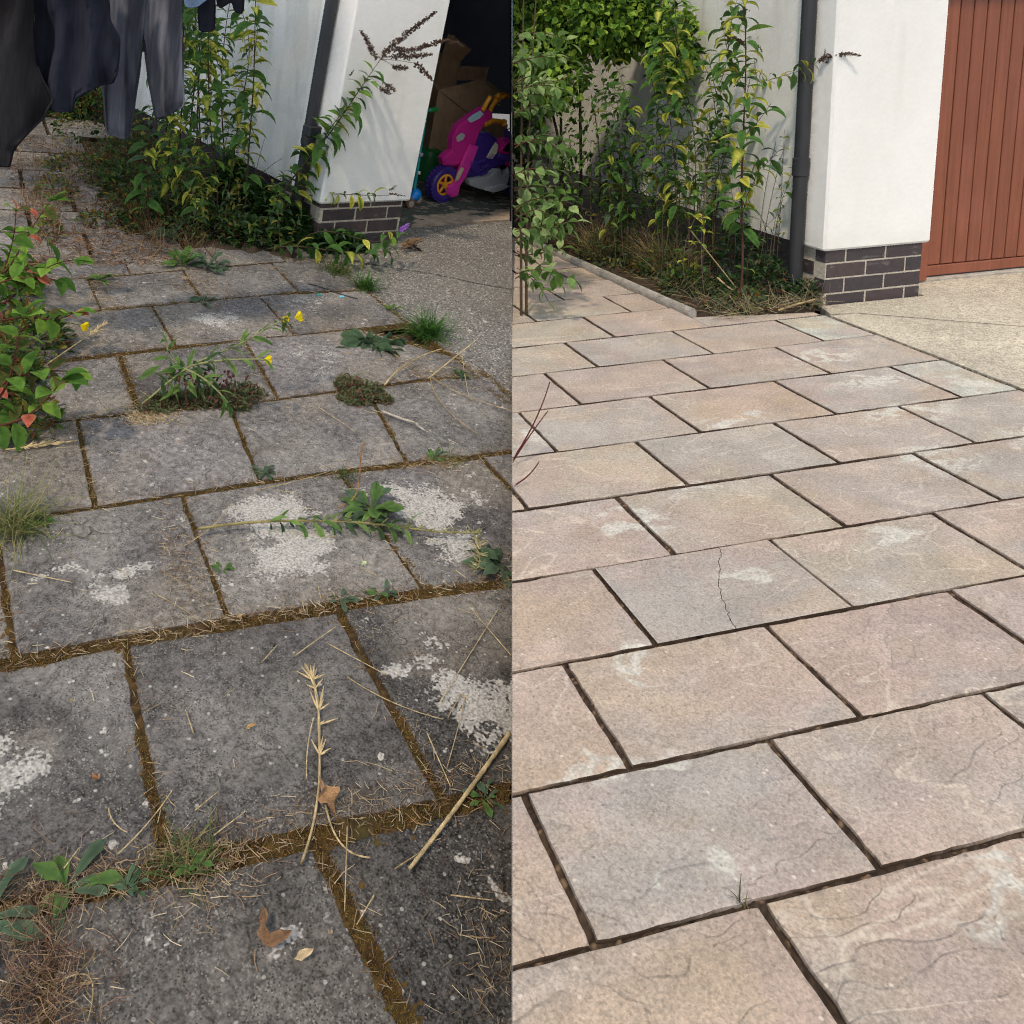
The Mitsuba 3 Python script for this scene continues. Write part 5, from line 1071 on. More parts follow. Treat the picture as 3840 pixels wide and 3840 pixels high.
for nm, q in D['stalks'].items():
    r0 = {'bigdiag': .0050, 'fork1': .0032, 'fork2': .0021, 'upright': .0026, 'st1': .0036, 'st2': .0028, 'left1': .0028, 'left2': .0028, 'twig': .0046, 'st3': .0023, 'st4': .0019}.get(nm, .0013)
    z = [.010 + r0] * len(q)
    if nm == 'left1': z = [.02, .09]
    if nm == 'upright': z = [.20, .10, .03, .01]; q = [[.262, .95], [.262, .95], [.256, .945], [.197, .927]]
    if nm in ('st1', 'st2'): z = np.linspace(.012, .05, len(q)).tolist()
    P_ = np.column_stack([np.array(q), z]); 
    if nm == 'twig': Pp = P_
    else: Pp = spline(P_, 14)
    if nm in NM:
        k = key_of('dry_stalk'); tag(k, NM[nm], 'dry stalk')
    else: k = None
    col = np.array(STC.get(nm, STRAW)) * rs2.uniform(.8, 1.15)
    Pp = spline(Pp, 40) if nm != 'twig' else np.array([Pp[0] + (Pp[-1] - Pp[0]) * 0 if False else np.array([np.interp(t, np.linspace(0, 1, len(Pp)), Pp[:, q_]) for q_ in range(3)]) for t in np.linspace(0, 1, 30)])
    v, f = tube(Pp, np.linspace(r0, r0 * .7, len(Pp)) * rs2.uniform(.82, 1.15, len(Pp)), 7)
    cc = col * np.repeat(np.convolve(rs2.uniform(.45, 1.3, len(Pp)), [.25, .5, .25], 'same'), 7)[:, None] * rs2.uniform(.8, 1.15, (len(v), 1))
    if nm in NM:
        used['dry_stalk'] -= 1; put('dry_stalk', (v, f), 'matte', 'L', None, smooth=True, color=cc)
        if nm in ('fork1', 'left2', 'left1'):
            tt = {'fork1': [(.12, 9), (.17, 5), (.3, 8), (.36, 4), (.52, 6)], 'left2': [(.2 + .06 * i, 5) for i in range(8)], 'left1': [(.72 + .03 * i, 3) for i in range(9)]}[nm]; ms = []
            for t, n in tt:
                b = Pp[int(t * 39)]
                for _ in range(n):
                    d = (Pp[0] - Pp[-1]) / np.linalg.norm(Pp[0] - Pp[-1]) * (1 if nm == 'fork1' else -1) + rs2.normal(0, .55, 3); d[2] = abs(d[2]) * .4; ms.append(tube([b, b + d * .013, b + d * .026], [.0014, .0021, .0005], 5))
            v, f = cat_meshes(ms); put('husks', (v, f), 'matte', 'L', k, color=np.array(STRAW) * rs2.uniform(.75, 1.3, (len(v), 1)))
    else:
        k = put('straw', (v, f), 'matte', 'L', None, smooth=True, color=cc)
        if k: tag(k, 'thin piece of dry straw lying on the old slabs', 'straw', 'straws scattered on the old slabs')
# ---- litter: straw crumbs and dead fibres along the joints
r = np.random.default_rng(77); pts = []
wsum = np.array([np.linalg.norm(np.subtract(a, b)) for a, b in jsegs])
near = np.array([1.0 if (a[1] + b[1]) / 2 < 1.3 else .7 for a, b in jsegs])
pr_ = wsum * near; pr_ /= pr_.sum()
for i in r.choice(len(jsegs), 6200, p=pr_):
    a, b = map(np.array, jsegs[i]); t = r.random(); q = a + (b - a) * t; cl_ = meshkit.noise(np.array([[q[0] * 7, q[1] * 7, 1.0]]))[0]
    q = q + r.normal(0, .012 + .02 * max(0, cl_ - .2), 2); pts.append([q[0], q[1], .0 + .006 * r.random()])
for c, s, n in (([-.655, -.12], (.05, .1), 420), ([-.60, .02], (.12, .025), 500), ([-.40, -.02], (.05, .04), 350), ([.0, .03], (.2, .02), 300), ([.02, -.32], (.05, .08), 300), ([-.24, 1.56], (.06, .05), 260), ([.9, 1.75], (.14, .1), 320), ([-.28, .78], (.03, .1), 260), ([.62, 1.1], (.06, .03), 200), ([.21, 2.72], (.06, .13), 420), ([-.24, 2.65], (.03, .14), 260), ([.55, .55], (.1, .05), 260), ([-.62, 1.5], (.1, .12), 300), ([1.3, 3.2], (.2, .06), 260), ([-.1, .55], (.2, .015), 260)):
    pts += np.column_stack([r.normal(c, s, (n, 2)), np.full(n, .003)]).tolist()
bv = bedm[0]; dj = np.full(len(bv), 9.0)
for a, b in jsegs:
    a, b = np.array(a), np.array(b); ab = b - a; t = np.clip(((bv[:, :2] - a) @ ab) / (ab @ ab), 0, 1); dj = np.minimum(dj, np.linalg.norm(bv[:, :2] - a - t[:, None] * ab, axis=1))
mp = bv[(dj < .017) & (bv[:, 1] < 2.9)]; mp = np.repeat(mp, 4, 0) + r.normal(0, [.003, .003, .0006], (4 * len(mp), 3)); g_ = meshkit.noise(np.column_stack([mp[:, :2] * 8, np.full(len(mp), 4.0)])); mp = mp[g_ > np.quantile(g_, .2)]
print('moss tips', len(mp))
v, f, c = fibres(r, mp, (.003, .0065), (.0004, .0008), [(.19, .105, .026), (.13, .082, .02), (.25, .14, .035), (.05, .03, .012), (.11, .11, .028)], 1.0, .2); mk_ = put('moss_tips', (v, f, c), 'matte', 'L', patio, kind='stuff'); tag(mk_, 'ochre and olive moss tips standing in the joints of the old slabs', kind='stuff')
v, f, c = fibres(r, np.array(pts), (.008, .034), (.0004, .0009), [(.36, .28, .17), (.26, .18, .10), (.50, .43, .30), (.16, .10, .06), (.11, .065, .045), (.3, .22, .15)], .12, .13)
lk = put('straw_litter', (v, f, c), 'matte', 'L', None, kind='stuff'); tag(lk, 'fine straw and dead moss fibres strewn along the joints of the old patio', 'straw litter', kind='stuff')
pts = np.column_stack([r.uniform(-.75, 1.1, 420), r.uniform(-.4, 3.0, 420), np.full(420, .003)])
v, f, c = fibres(r, pts, (.012, .06), (.0006, .0011), DRY[:3] + [(.12, .09, .07)], .03, .3)
lk = put('straw_litter', (v, f, c), 'matte', 'L', None, kind='stuff'); tag(lk, 'sparse short straws scattered over the faces of the old slabs', 'straw litter', kind='stuff')
# dead brown tangle in the lower left corner
v, f, c = fibres(r, np.column_stack([r.normal(-.665, .035, 460), r.normal(-.12, .08, 460), r.uniform(0, .022, 460)]), (.02, .06), (.0004, .0009), [(.15, .085, .06), (.22, .14, .10), (.30, .21, .14), (.10, .055, .045), (.18, .13, .07)], .5, .5)
lk = put('dead_grass', (v, f, c), 'matte', 'L', None, kind='stuff'); tag(lk, 'reddish brown dead grass matted in the lower left corner', 'dry grass', kind='stuff')
# sawdust-like pale crumbs at the joint by the primrose
pts = np.column_stack([r.normal(-.23, .045, 900), r.normal(1.545, .028, 900), np.full(900, .001)])
v, f, c = fibres(r, pts, (.004, .012), (.0006, .0013), [(.46, .37, .22), (.36, .28, .16), (.55, .47, .3)], .1, .2); lk = put('plant_crumbs', (v, f, c), 'matte', 'L', None, kind='stuff'); tag(lk, 'pale crumbly plant dust on the slab below the primrose', 'plant crumbs', kind='stuff')
# dirt, dead grass and crumbs on the far path
pts = np.column_stack([r.uniform(-.55, .25, 4500), 3.0 + 2.8 * r.random(4500) ** 1.2, np.full(4500, .003)]); g_ = meshkit.noise(np.column_stack([pts[:, :2] * 5, pts[:, 2] + 7])); pts = pts[g_ > np.quantile(g_, .4)]
v, f, c = fibres(r, pts, (.02, .07), (.0008, .0018), RUST + [(.05, .035, .025), (.035, .028, .02), (.2, .15, .09)], .25, .2); lk = put('straw_litter', (v, f, c), 'matte', 'L', None, kind='stuff'); tag(lk, 'brown plant litter covering the far end of the old path', 'straw litter', kind='stuff')
# fallen leaves
LFN = [('brown curled two-lobed leaf on the nearest slab', (.20, .12, .07), .05), ('brown furled leaf caught on the forked stalk', (.32, .19, .10), .075), ('small orange leaf on the left slab', (.40, .18, .08), .028), ('tan crumpled leaf above the central slab', (.42, .27, .12), .022), ('pale green leaf scrap on the pale-stained slab', (.45, .52, .30), .028), ('tiny tan leaf scrap on the left slab', (.42, .33, .17), .016), ('pale curled leaf on the nearest slab', (.50, .40, .26), .034), ('pointed tan leaf at the corner of the mossy joint', (.40, .28, .14), .024), ('small tan leaf scrap beside the lower mossy joint', (.42, .32, .18), .016)]
for i, (lab, col, sz) in enumerate(LFN):
    q = D['leaves_ground'][i]; v, f, ta = leaf_shape(sz, sz * .55, droop=-1.0, fold=.7, wave=.9, n=9); m = frame([q[0], q[1], .006], [math.cos(i * 2.1), math.sin(i * 2.1), .1], roll=.4)
    vv = v @ m[:3, :3].T + m[:3, 3]
    if i == 0: m2 = frame([q[0], q[1], .006], [math.cos(1.1), math.sin(1.1), .25], roll=-.5); vv, f, ta = np.vstack([vv, v @ m2[:3, :3].T + m2[:3, 3]]), np.vstack([f, f + len(v)]), np.vstack([ta, ta])
    vv[:, 2] = np.maximum(vv[:, 2], .003)
    k = put('fallen_leaf', (vv, f), 'leaf', 'L', None, smooth=True, color=np.array(col) * (.75 + .35 * ta[:, 1:2]))
    if k: tag(k, lab, 'leaf')
k = put('wire', tube(spline([q + [.006] for q in D['cable']], 16), .003, 6), 'pipe_plastic', 'L'); tag(k, 'thin black wire lying on a slab towards the drive joint', 'wire')
rg = np.random.default_rng(15)
for i, (q, col) in enumerate((([.735, 2.60], (.05, .35, .28)), ([.842, 2.57], (.12, .5, .6)))):
    k = put('plastic_scrap', rotbox([q[0], q[1], .006], (.022, .012, .008), rg) if False else box(q[0] - .011, q[0] + .011, q[1] - .006, q[1] + .006, .002, .010, .002), 'gloss', 'L', color=np.array(col)); tag(k, ['small teal plastic scrap by the black wire', 'small light blue plastic scrap beside the end of the wire'][i], 'plastic scrap')
# ---------------------------------------------------------------- toys in the open garage (garage frame: x along the front, y inwards)
def gput(name, m, col, mat='gloss', parent=None, smooth=35, lean=0.0):
    v, f = gmesh(m, lean); return put(name, (v, f), mat, 'L', parent, smooth=True if smooth is True else False, color=np.array(col)) if smooth is not True else put(name, (v, f), mat, 'L', parent, smooth=True, color=np.array(col))
def facet(m, ang=35):
    t = trimesh.graph.smooth_shade(trimesh.Trimesh(*va(m), process=True), angle=math.radians(ang), facet_minarea=None); return np.array(t.vertices), np.array(t.faces)
def wheel_y(c, prof, n=36):
    v, f = lathe(prof, n); return np.column_stack([v[:, 0] + c[0], v[:, 2] + c[1], v[:, 1] + c[2]]), f
def A(u, v): return (1.585 + .00138 * (u - 1410) + .000214 * (v - 1395), .140 - .00098 * (v - 1395))
def PA(pts): return [A(*q) for q in pts]
PINK, PURP, GOLD, SILV, GREENP, TEAL, BLUEP = (.62, .03, .30), (.055, .03, .24), (.80, .36, .03), (.38, .40, .43), (.015, .17, .045), (.01, .28, .33), (.0, .22, .75)
mb = key_of('toy_motorbike'); tag(mb, "child's pink and purple ride-on toy motorbike with yellow handlebars in the open garage", 'toy motorbike')
def bp(name, poly, y0, y1, col, bev=.012, mat='gloss'):
    v, f = facet(prism(PA(poly), y0, y1, bev)); v, f = gmesh((v, f), 0.0); return put(name, (v, f), mat, 'L', mb, smooth=True, color=np.array(col))
def tyre(name, c, R_, w, col, par):
    prof = [(R_ * .62, -w * .8), (R_ * .86, -w), (R_ * .97, -w * .75), (R_, 0), (R_ * .97, w * .75), (R_ * .86, w), (R_ * .62, w * .8), (R_ * .62, -w * .8)]
    ms = [wheel_y(c, prof, 40)]
    for k in range(26):
        a = k / 26 * 2 * math.pi; ca, sa = math.cos(a), math.sin(a)
        for yy_, sh_ in ((-w * .62, 0), (w * .62, .12)):
            ca, sa = math.cos(a + sh_), math.sin(a + sh_)
            b = box(-.009, .009, -w * .36, w * .36, -.008, .008, .002); v, f = va(b)
            v = np.column_stack([v[:, 0] * -sa + (v[:, 2] + R_ * .985) * ca + c[0], v[:, 1] + c[1] + yy_, v[:, 0] * ca + (v[:, 2] + R_ * .985) * sa + c[2]]); ms.append((v, f))
    v, f = facet(cat_meshes(ms), 40); v, f = gmesh((v, f), 0.0); return put(name, (v, f), 'gloss', 'L', par, smooth=True, color=np.array(col))
fw = (A(1405, 1395)[0], .72, .142)
t1 = tyre('front_tyre', fw, .128, .040, PURP, mb)
rim = [wheel_y(fw, [(.079, -.034), (.066, -.038), (.064, -.02), (.079, -.02)], 32), wheel_y(fw, [(.024, -.036), (.0, -.040)], 16)]
for k in range(5):
    a = k * 2 * math.pi / 5 + .3; v, f = va(box(.012, .07, -.033, -.022, -.010, .010, .003)); ca, sa = math.cos(a), math.sin(a)
    rim.append((np.column_stack([v[:, 0] * ca - v[:, 2] * sa + fw[0], v[:, 1] + fw[1], v[:, 0] * sa + v[:, 2] * ca + fw[2]]), f))
v, f = gmesh(cat_meshes(rim), 0.0); put('front_rim', (v, f), 'gloss', 'L', mb, color=np.array(GOLD))
bp('fork', [(1565, 1085), (1625, 1100), (1600, 1180), (1540, 1330), (1495, 1400), (1485, 1470), (1440, 1485), (1405, 1455), (1412, 1400), (1455, 1370), (1490, 1260), (1520, 1180)], .655, .688, (.74, .05, .40))
bp('fork', [(1565, 1085), (1625, 1100), (1600, 1180), (1540, 1330), (1495, 1400), (1485, 1470), (1440, 1485), (1412, 1400), (1490, 1260)], .765, .79, PINK)
bp('fairing', [(1690, 815), (1745, 850), (1750, 890), (1690, 940), (1655, 1000), (1625, 1105), (1560, 1190), (1500, 1255), (1405, 1250), (1392, 1195), (1460, 1135), (1462, 1050), (1500, 960), (1590, 880)], .692, .765, (.58, .028, .28), .012)
bp('windscreen_sticker', [(1560, 905), (1600, 868), (1650, 838), (1675, 862), (1640, 900), (1580, 930)], .6885, .694, (.42, .62, .75), .001)
bp('face_sticker', [(1480, 1040), (1520, 1005), (1545, 1020), (1530, 1055), (1490, 1075)], .6885, .694, (.42, .45, .48), .001)
bp('fork_sticker', [(1468, 1300), (1500, 1250), (1515, 1262), (1480, 1340), (1452, 1365)], .6515, .657, (.55, .58, .35), .001)
bp('engine', [(1650, 1010), (1725, 1000), (1790, 1050), (1785, 1130), (1840, 1170), (1880, 1190), (1850, 1250), (1790, 1275), (1740, 1290), (1690, 1330), (1620, 1360), (1555, 1330), (1540, 1250), (1590, 1195), (1605, 1110)], .690, .77, PURP, .02)
for k, (u, v_) in enumerate(((1650, 1210), (1680, 1245), (1640, 1275), (1670, 1300))): bp('engine_fin', [(u - 30, v_ + 12), (u + 25, v_ - 10), (u + 28, v_ + 2), (u - 28, v_ + 25)], .66, .69, (.075, .045, .30), .004)
bp('engine_cover', [(1610, 1200), (1560, 1195), (1548, 1240), (1600, 1300), (1640, 1320), (1640, 1260)], .655, .70, (.065, .035, .27), .008)
bp('flower_sticker', [(1700, 1190), (1730, 1130), (1765, 1070), (1785, 1090), (1780, 1150), (1740, 1200)], .6865, .694, (.75, .76, .6), .001)
bp('flower_sticker', [(1700, 1190), (1740, 1160), (1770, 1165), (1745, 1200)], .6855, .690, (.55, .40, .55), .001)
bp('footboard', [(1545, 1350), (1690, 1320), (1745, 1272), (1785, 1270), (1785, 1320), (1868, 1262), (1850, 1310), (1830, 1395), (1765, 1428), (1700, 1440), (1610, 1415), (1555, 1390)], .635, .70, SILV, .01)
bp('footrest', [(1640, 1420), (1705, 1440), (1770, 1425), (1825, 1392), (1800, 1380), (1690, 1400)], .60, .64, (.45, .47, .5), .006)
bp('seat', [(1785, 1125), (1830, 1062), (1885, 1045), (2120, 1050), (2120, 1150), (1870, 1165), (1800, 1155)], .665, .80, PINK, .02)
bp('seat_base', [(1790, 1155), (1870, 1165), (2120, 1150), (2120, 1230), (1860, 1225), (1780, 1190)], .675, .79, (.09, .045, .33), .01)
bp('rear_fairing', [(1885, 1225), (1905, 1185), (1990, 1165), (2250, 1165), (2250, 1285), (1960, 1300), (1885, 1262)], .655, .81, PINK, .02)
bp('stripe_sticker', [(1900, 1250), (1915, 1205), (1990, 1182), (1990, 1196), (1930, 1215), (1915, 1252)], .651, .657, (.7, .68, .6), .001)
bp('tail', [(1890, 990), (1960, 950), (2150, 940), (2150, 1060), (1890, 1050)], .68, .79, PURP, .02)
rwx = A(1990, 1395)[0]
tyre('rear_tyre', (rwx, .72, .152), .14, .055, PURP, mb)
def bar(pts, r): return tube([(A(u, v_)[0], y, A(u, v_)[1]) for u, v_, y in pts], r, 12)
bars = [bar([(1700, 725, .66), (1680, 780, .67), (1660, 835, .68)], .017), bar([(1860, 745, .80), (1800, 830, .79), (1760, 915, .77), (1740, 925, .74)], .017), bar([(1690, 940, .70), (1760, 915, .72), (1855, 928, .74)], .020), bar([(1840, 745, .78), (1880, 740, .82), (1990, 745, .86)], .022), bar([(1855, 928, .735), (1862, 930, .735)], .028)]
v, f = gmesh(cat_meshes(bars), 0.0); put('handlebars', (v, f), 'gloss', 'L', mb, smooth=True, color=np.array(GOLD))
bp('bar_plate', [(1830, 745), (1925, 728), (1990, 730), (1990, 800), (1880, 815), (1850, 800)], .80, .815, GOLD, .004)
# three-wheeled scooter
sc = key_of('toy_scooter'); tag(sc, "child's scooter with teal pole, green grip and blue base beside the white pillar", 'toy scooter')
def gp(name, m, col, par, mat='gloss', ang=40):
    v, f = facet(m, ang); v, f = gmesh((v, f), 0.0); return put(name, (v, f), mat, 'L', par, smooth=True, color=np.array(col))
for c in ((1.185, .585, .047), (1.318, .665, .050)):
    gp('wheel', wheel_y(c, [(.012, -.016), (.034, -.016), (.038, -.008), (.038, .008), (.034, .016), (.012, .016)], 24), (.20, .12, .075), sc)
    gp('hub', wheel_y((c[0], c[1] - .002, c[2]), [(.0, -.018), (.02, -.017), (.022, -.014)], 16), (.35, .36, .36), sc)
gp('base', chain([(1.20, .60, .062, .02), (1.25, .62, .10, .042), (1.305, .66, .065, .022)], 3), BLUEP, sc)
gp('deck', box(1.22, 1.30, .66, 1.05, .05, .07, .006), BLUEP, sc)
gp('pole', tube([(1.232, .62, .10), (1.226, .615, .40), (1.220, .61, .68)], [.014, .011, .011], 14), TEAL, sc)
gp('handlebar', tube([(1.13, .58, .676), (1.22, .61, .682), (1.26, .62, .684)], .010, 12), TEAL, sc)
gp('grip', tube([(1.245, .615, .683), (1.25, .617, .683), (1.325, .645, .685), (1.338, .65, .685), (1.342, .651, .685)], [.012, .0175, .016, .021, .014], 14), GREENP, sc)
gp('clamp', box(1.212, 1.245, .596, .63, .37, .395, .004), (.3, .3, .45), sc); gp('reflector', box(1.22, 1.245, .594, .60, .245, .27, .003), (.6, .6, .6), sc)
# watering can
wc = key_of('watering_can'); tag(wc, 'green plastic watering can on the garage floor behind the toy scooter', 'watering can')
body = [(0, .012), (.108, .012), (.115, .03), (.112, .20), (.095, .245), (.06, .26), (.03, .262)]
v, f = lathe(body, 28); gp('body', (v + [1.965, 1.33, 0.0], f), GREENP, wc)
gp('handle', tube(spline([(2.02, 1.33, .25), (2.06, 1.33, .32), (2.025, 1.33, .375), (2.00, 1.33, .30), (1.99, 1.33, .255)], 20), .013, 10), GREENP, wc)
gp('spout', tube(spline([(1.86, 1.33, .05), (1.80, 1.30, .15), (1.74, 1.28, .27)], 10), np.linspace(.028, .014, 10), 12), GREENP, wc)
# cardboard boxes
def card(k, name, quad, th=.006, mat='cardboard'):
    q = np.array(quad, float); n = np.cross(q[1] - q[0], q[2] - q[0]); n /= np.linalg.norm(n)
    v, f = va(trimesh.convex.convex_hull(np.vstack([q - n * th / 2, q + n * th / 2]))); v, f = gmesh((v, f), 0.0); return put(name, (v, f), mat, 'L', k)
b = key_of('cardboard_box'); tag(b, 'open brown cardboard box with raised flaps behind the toy motorbike', 'cardboard box')
card(b, 'side', [(1.93, 1.31, .012), (2.271, 1.31, .012), (2.271, 1.31, .552), (1.93, 1.31, .715)]); card(b, 'side', [(2.271, 1.31, .012), (2.62, 1.62, .012), (2.62, 1.62, .66), (2.271, 1.31, .552)])
card(b, 'side', [(1.93, 1.31, .012), (2.25, 1.75, .012), (2.25, 1.75, .72), (1.93, 1.31, .715)]); card(b, 'side', [(2.25, 1.75, .012), (2.62, 1.62, .012), (2.62, 1.62, .66), (2.25, 1.75, .72)])
card(b, 'flap', [(1.922, 1.30, .725), (2.271, 1.295, .56), (2.61, 1.34, .685), (2.43, 1.37, .828)]); card(b, 'flap', [(2.46, 1.70, .76), (2.80, 1.70, .775), (2.832, 1.72, .889), (2.505, 1.72, .88)])
card(b, 'flap', [(2.43, 1.37, .82), (2.61, 1.34, .685), (3.1, 1.68, .66), (2.82, 1.70, .77)])
b = key_of('cardboard_box'); tag(b, 'tall cardboard box with a torn top leaning inside the garage beside the white pillar', 'cardboard box')
c0 = [(2.40, 1.88), (2.58, 1.84), (2.74, 2.4), (2.5, 2.44)]
for a_, c_, lean_ in zip(c0, c0[1:] + c0[:1], (0, .0, 0, 0)): card(b, 'side', [(*a_, .012), (*c_, .012), (c_[0] + .02, c_[1], .91), (a_[0] + .02, a_[1], .96)])
card(b, 'flap', [(2.42, 1.87, .955), (2.60, 1.83, .915), (2.63, 1.76, 1.02), (2.46, 1.79, 1.10)]); card(b, 'flap', [(2.42, 1.88, .96), (2.49, 1.87, .95), (2.50, 1.85, 1.11), (2.43, 1.86, 1.12)])
b = key_of('cardboard_box'); tag(b, 'cardboard box with dark printed letters right behind the yellow handlebars', 'cardboard box')
for a_, c_ in (((2.10, 1.22), (2.60, 1.16)), ((2.60, 1.16), (2.66, 1.30)), ((2.66, 1.30), (2.16, 1.36)), ((2.16, 1.36), (2.10, 1.22))): card(b, 'side', [(*a_, .012), (*c_, .012), (*c_, .50), (*a_, .50)])
try:
    tm = meshkit.text_mesh('Am', .045); v, f = va(tm); v = v - v.min(0)
    dx = np.array([.5, -.06]) / np.hypot(.5, .06); ny = np.array([dx[1], -dx[0]])
    vv = np.column_stack([2.215 + v[:, 0] * dx[0] + ny[0] * (.0038 + .0006 * (v[:, 2] > 0)), 1.206 + v[:, 0] * dx[1] + ny[1] * (.0038 + .0006 * (v[:, 2] > 0)), .40 + v[:, 1]])
    vv, f = gmesh((vv, f), 0.0); put('lettering', (vv, f), 'matte', 'L', b, color=np.array((.03, .025, .02)))
except Exception as e: print('text', e)
# ---------------------------------------------------------------- washing on the line (yard L)
def garment(name, label, cat, poly3, mat, thick, folds, seed, parent=None, amp=.012):
    q = np.array(poly3); c = q.mean(0); nrm = np.array([q[1] - q[0]]); ex = (q[1] - q[0]) * [1, 1, 0]; ex /= np.linalg.norm(ex); ez = np.array([0, 0, 1.0]); n = np.cross(ez, ex)
    uv2 = np.column_stack([(q - c) @ ex, (q - c) @ ez]); P_ = Polygon(uv2)
    if not P_.is_valid: P_ = P_.buffer(0)
    P_ = P_.buffer(.012).buffer(-.024).buffer(.012)
    L_ = P_.exterior.length; ring = np.array([P_.exterior.interpolate(s).coords[0] for s in np.linspace(0, L_, int(L_ / .014))[:-1]])
    x0, y0, x1, y1 = P_.bounds; g = np.array([[x, y] for x in np.arange(x0, x1, .014) for y in np.arange(y0, y1, .02)]) ; import shapely
    g = g[shapely.contains_xy(P_.buffer(-.008), g[:, 0], g[:, 1])]
    pts = np.vstack([ring, g]); from scipy.spatial import Delaunay
    tri = Delaunay(pts).simplices; cen = pts[tri].mean(1); tri = tri[shapely.contains_xy(P_, cen[:, 0], cen[:, 1])]
    a_ = pts[tri]; cr_ = (a_[:, 1, 0] - a_[:, 0, 0]) * (a_[:, 2, 1] - a_[:, 0, 1]) - (a_[:, 1, 1] - a_[:, 0, 1]) * (a_[:, 2, 0] - a_[:, 0, 0])
    tri = np.where((cr_ < 0)[:, None], tri[:, ::-1], tri)
    dist = np.array([P_.exterior.distance(Point(p)) for p in pts]); b = .003 + thick * np.clip(dist / .05, 0, 1) ** .6
    t = pts[:, 1]; s = pts[:, 0]; w = meshkit.fbm(np.column_stack([s * 9 + seed, t * 2.2, 0 * s + seed])); w = w - w.mean()
    w2 = meshkit.fbm(np.column_stack([s * 30 + seed, t * 6, 0 * s + 3 + seed])); w2 = w2 - w2.mean()
    off = amp * np.sin(folds * s * 2 * math.pi + 7 * w + .9 * t / max(.1, y1 - y0)) + amp * 3.2 * w + amp * .9 * w2
    fr = c + pts[:, :1] * ex + pts[:, 1:] * ez - n * 0; F = fr + np.outer(off + b, -n) ; B_ = fr + np.outer(off * .7 - b, -n)
    N = len(pts); m = len(ring); f = [tri, tri[:, ::-1] + N]; i = np.arange(m); j = (i + 1) % m; f += [np.stack([i, i + N, j], 1), np.stack([j, i + N, j + N], 1)]
    v = np.vstack([F, B_]); k = put(name, (v, np.vstack(f)), mat, 'L', parent, smooth=True, uv=np.vstack([pts, pts]))
    par = parent or k; low = F[:m]; idx_ = [j for j in range(m) if ring[j, 1] < y0 + .45 * (y1 - y0)]
    runs, cur = [], []
    for j in idx_:
        if cur and j != cur[-1] + 1: runs.append(cur); cur = []
        cur.append(j)
    runs.append(cur)
    ru = max(runs, key=len)
    if len(ru) > 4:
        hp = np.array([(F[j] + B_[j]) / 2 - n * .001 + ez * .0 for j in ru]); vv, ff = tube(hp, .0042, 6); put('hem', (vv, ff), mat, 'L', par, smooth=True, uv=np.column_stack([vv[:, 0] + 3, vv[:, 2]]))
        hp = np.array([F[j] - n * .0015 + ez * .022 for j in ru if abs(ring[j, 1] - y0) < .3 * (y1 - y0) + .05])
        if len(hp) > 3: vv, ff = tube(hp, .0016, 4); put('stitching', (vv, ff), mat, 'L', par, smooth=True, uv=np.column_stack([vv[:, 0] + 3, vv[:, 2]]))
    return k
for nm, lab, cat, nme, mat, th, fo, am in (('cloth_a', 'charcoal trousers leg hanging at the far left of the washing', 'trousers', 'trousers', 'cloth_charcoal', .02, 8, .022), ('cloth_b', 'wide dark navy skirt with a gathered uneven hem on the washing line', 'skirt', 'skirt', 'cloth_black', .02, 9, .028)):
    k = garment(nme, lab, cat, D[nm], mat, th, fo, len(lab), None, am); tag(k, lab, cat)
kj = key_of('jeans'); tag(kj, 'faded grey jeans hanging by the waist with two straight legs', 'jeans')
garment('leg', '', '', D['cloth_c1'], 'cloth_denim', .026, 7, 3, kj, .014); garment('leg', '', '', D['cloth_c2'], 'cloth_denim', .026, 7, 9, kj, .014)
for nm, lab, cat, nme, mat in (('cloth_d', 'pale blue garment corner further along the washing line', 'garment', 'garment', 'cloth_blue'), ('cloth_e1', 'navy sleeve with ribbed cuff hanging further along the line', 'sleeve', 'jumper', 'cloth_navy'), ('cloth_e2', 'dark navy garment with a slanted hem, last on the washing line', 'garment', 'garment', 'cloth_navy')):
    k = garment(nme, lab, cat, D[nm], mat, .012, 5, len(lab), None, .006); tag(k, lab, cat)
tp = [np.array(D[q][0]) for q in ('cloth_a',)]
zt = max(np.array(D[q])[:, 2].max() for q in ('cloth_a', 'cloth_b', 'cloth_c1', 'cloth_c2', 'cloth_d', 'cloth_e2'))
c_a, c_e = np.array(D['cloth_a']).mean(0), np.array(D['cloth_e2']).mean(0)

k = put('washing_line', tube([c_a + [-.9, .35, 0], [c_a[0], c_a[1], zt + .01], [c_e[0], c_e[1], zt + .01], c_e + [.3, .5, .25]][1:3], .003, 6), 'matte', 'L', smooth=True, color=np.array((.4, .45, .5)))
if k: tag(k, 'thin washing line from which the dark clothes hang', 'washing line')
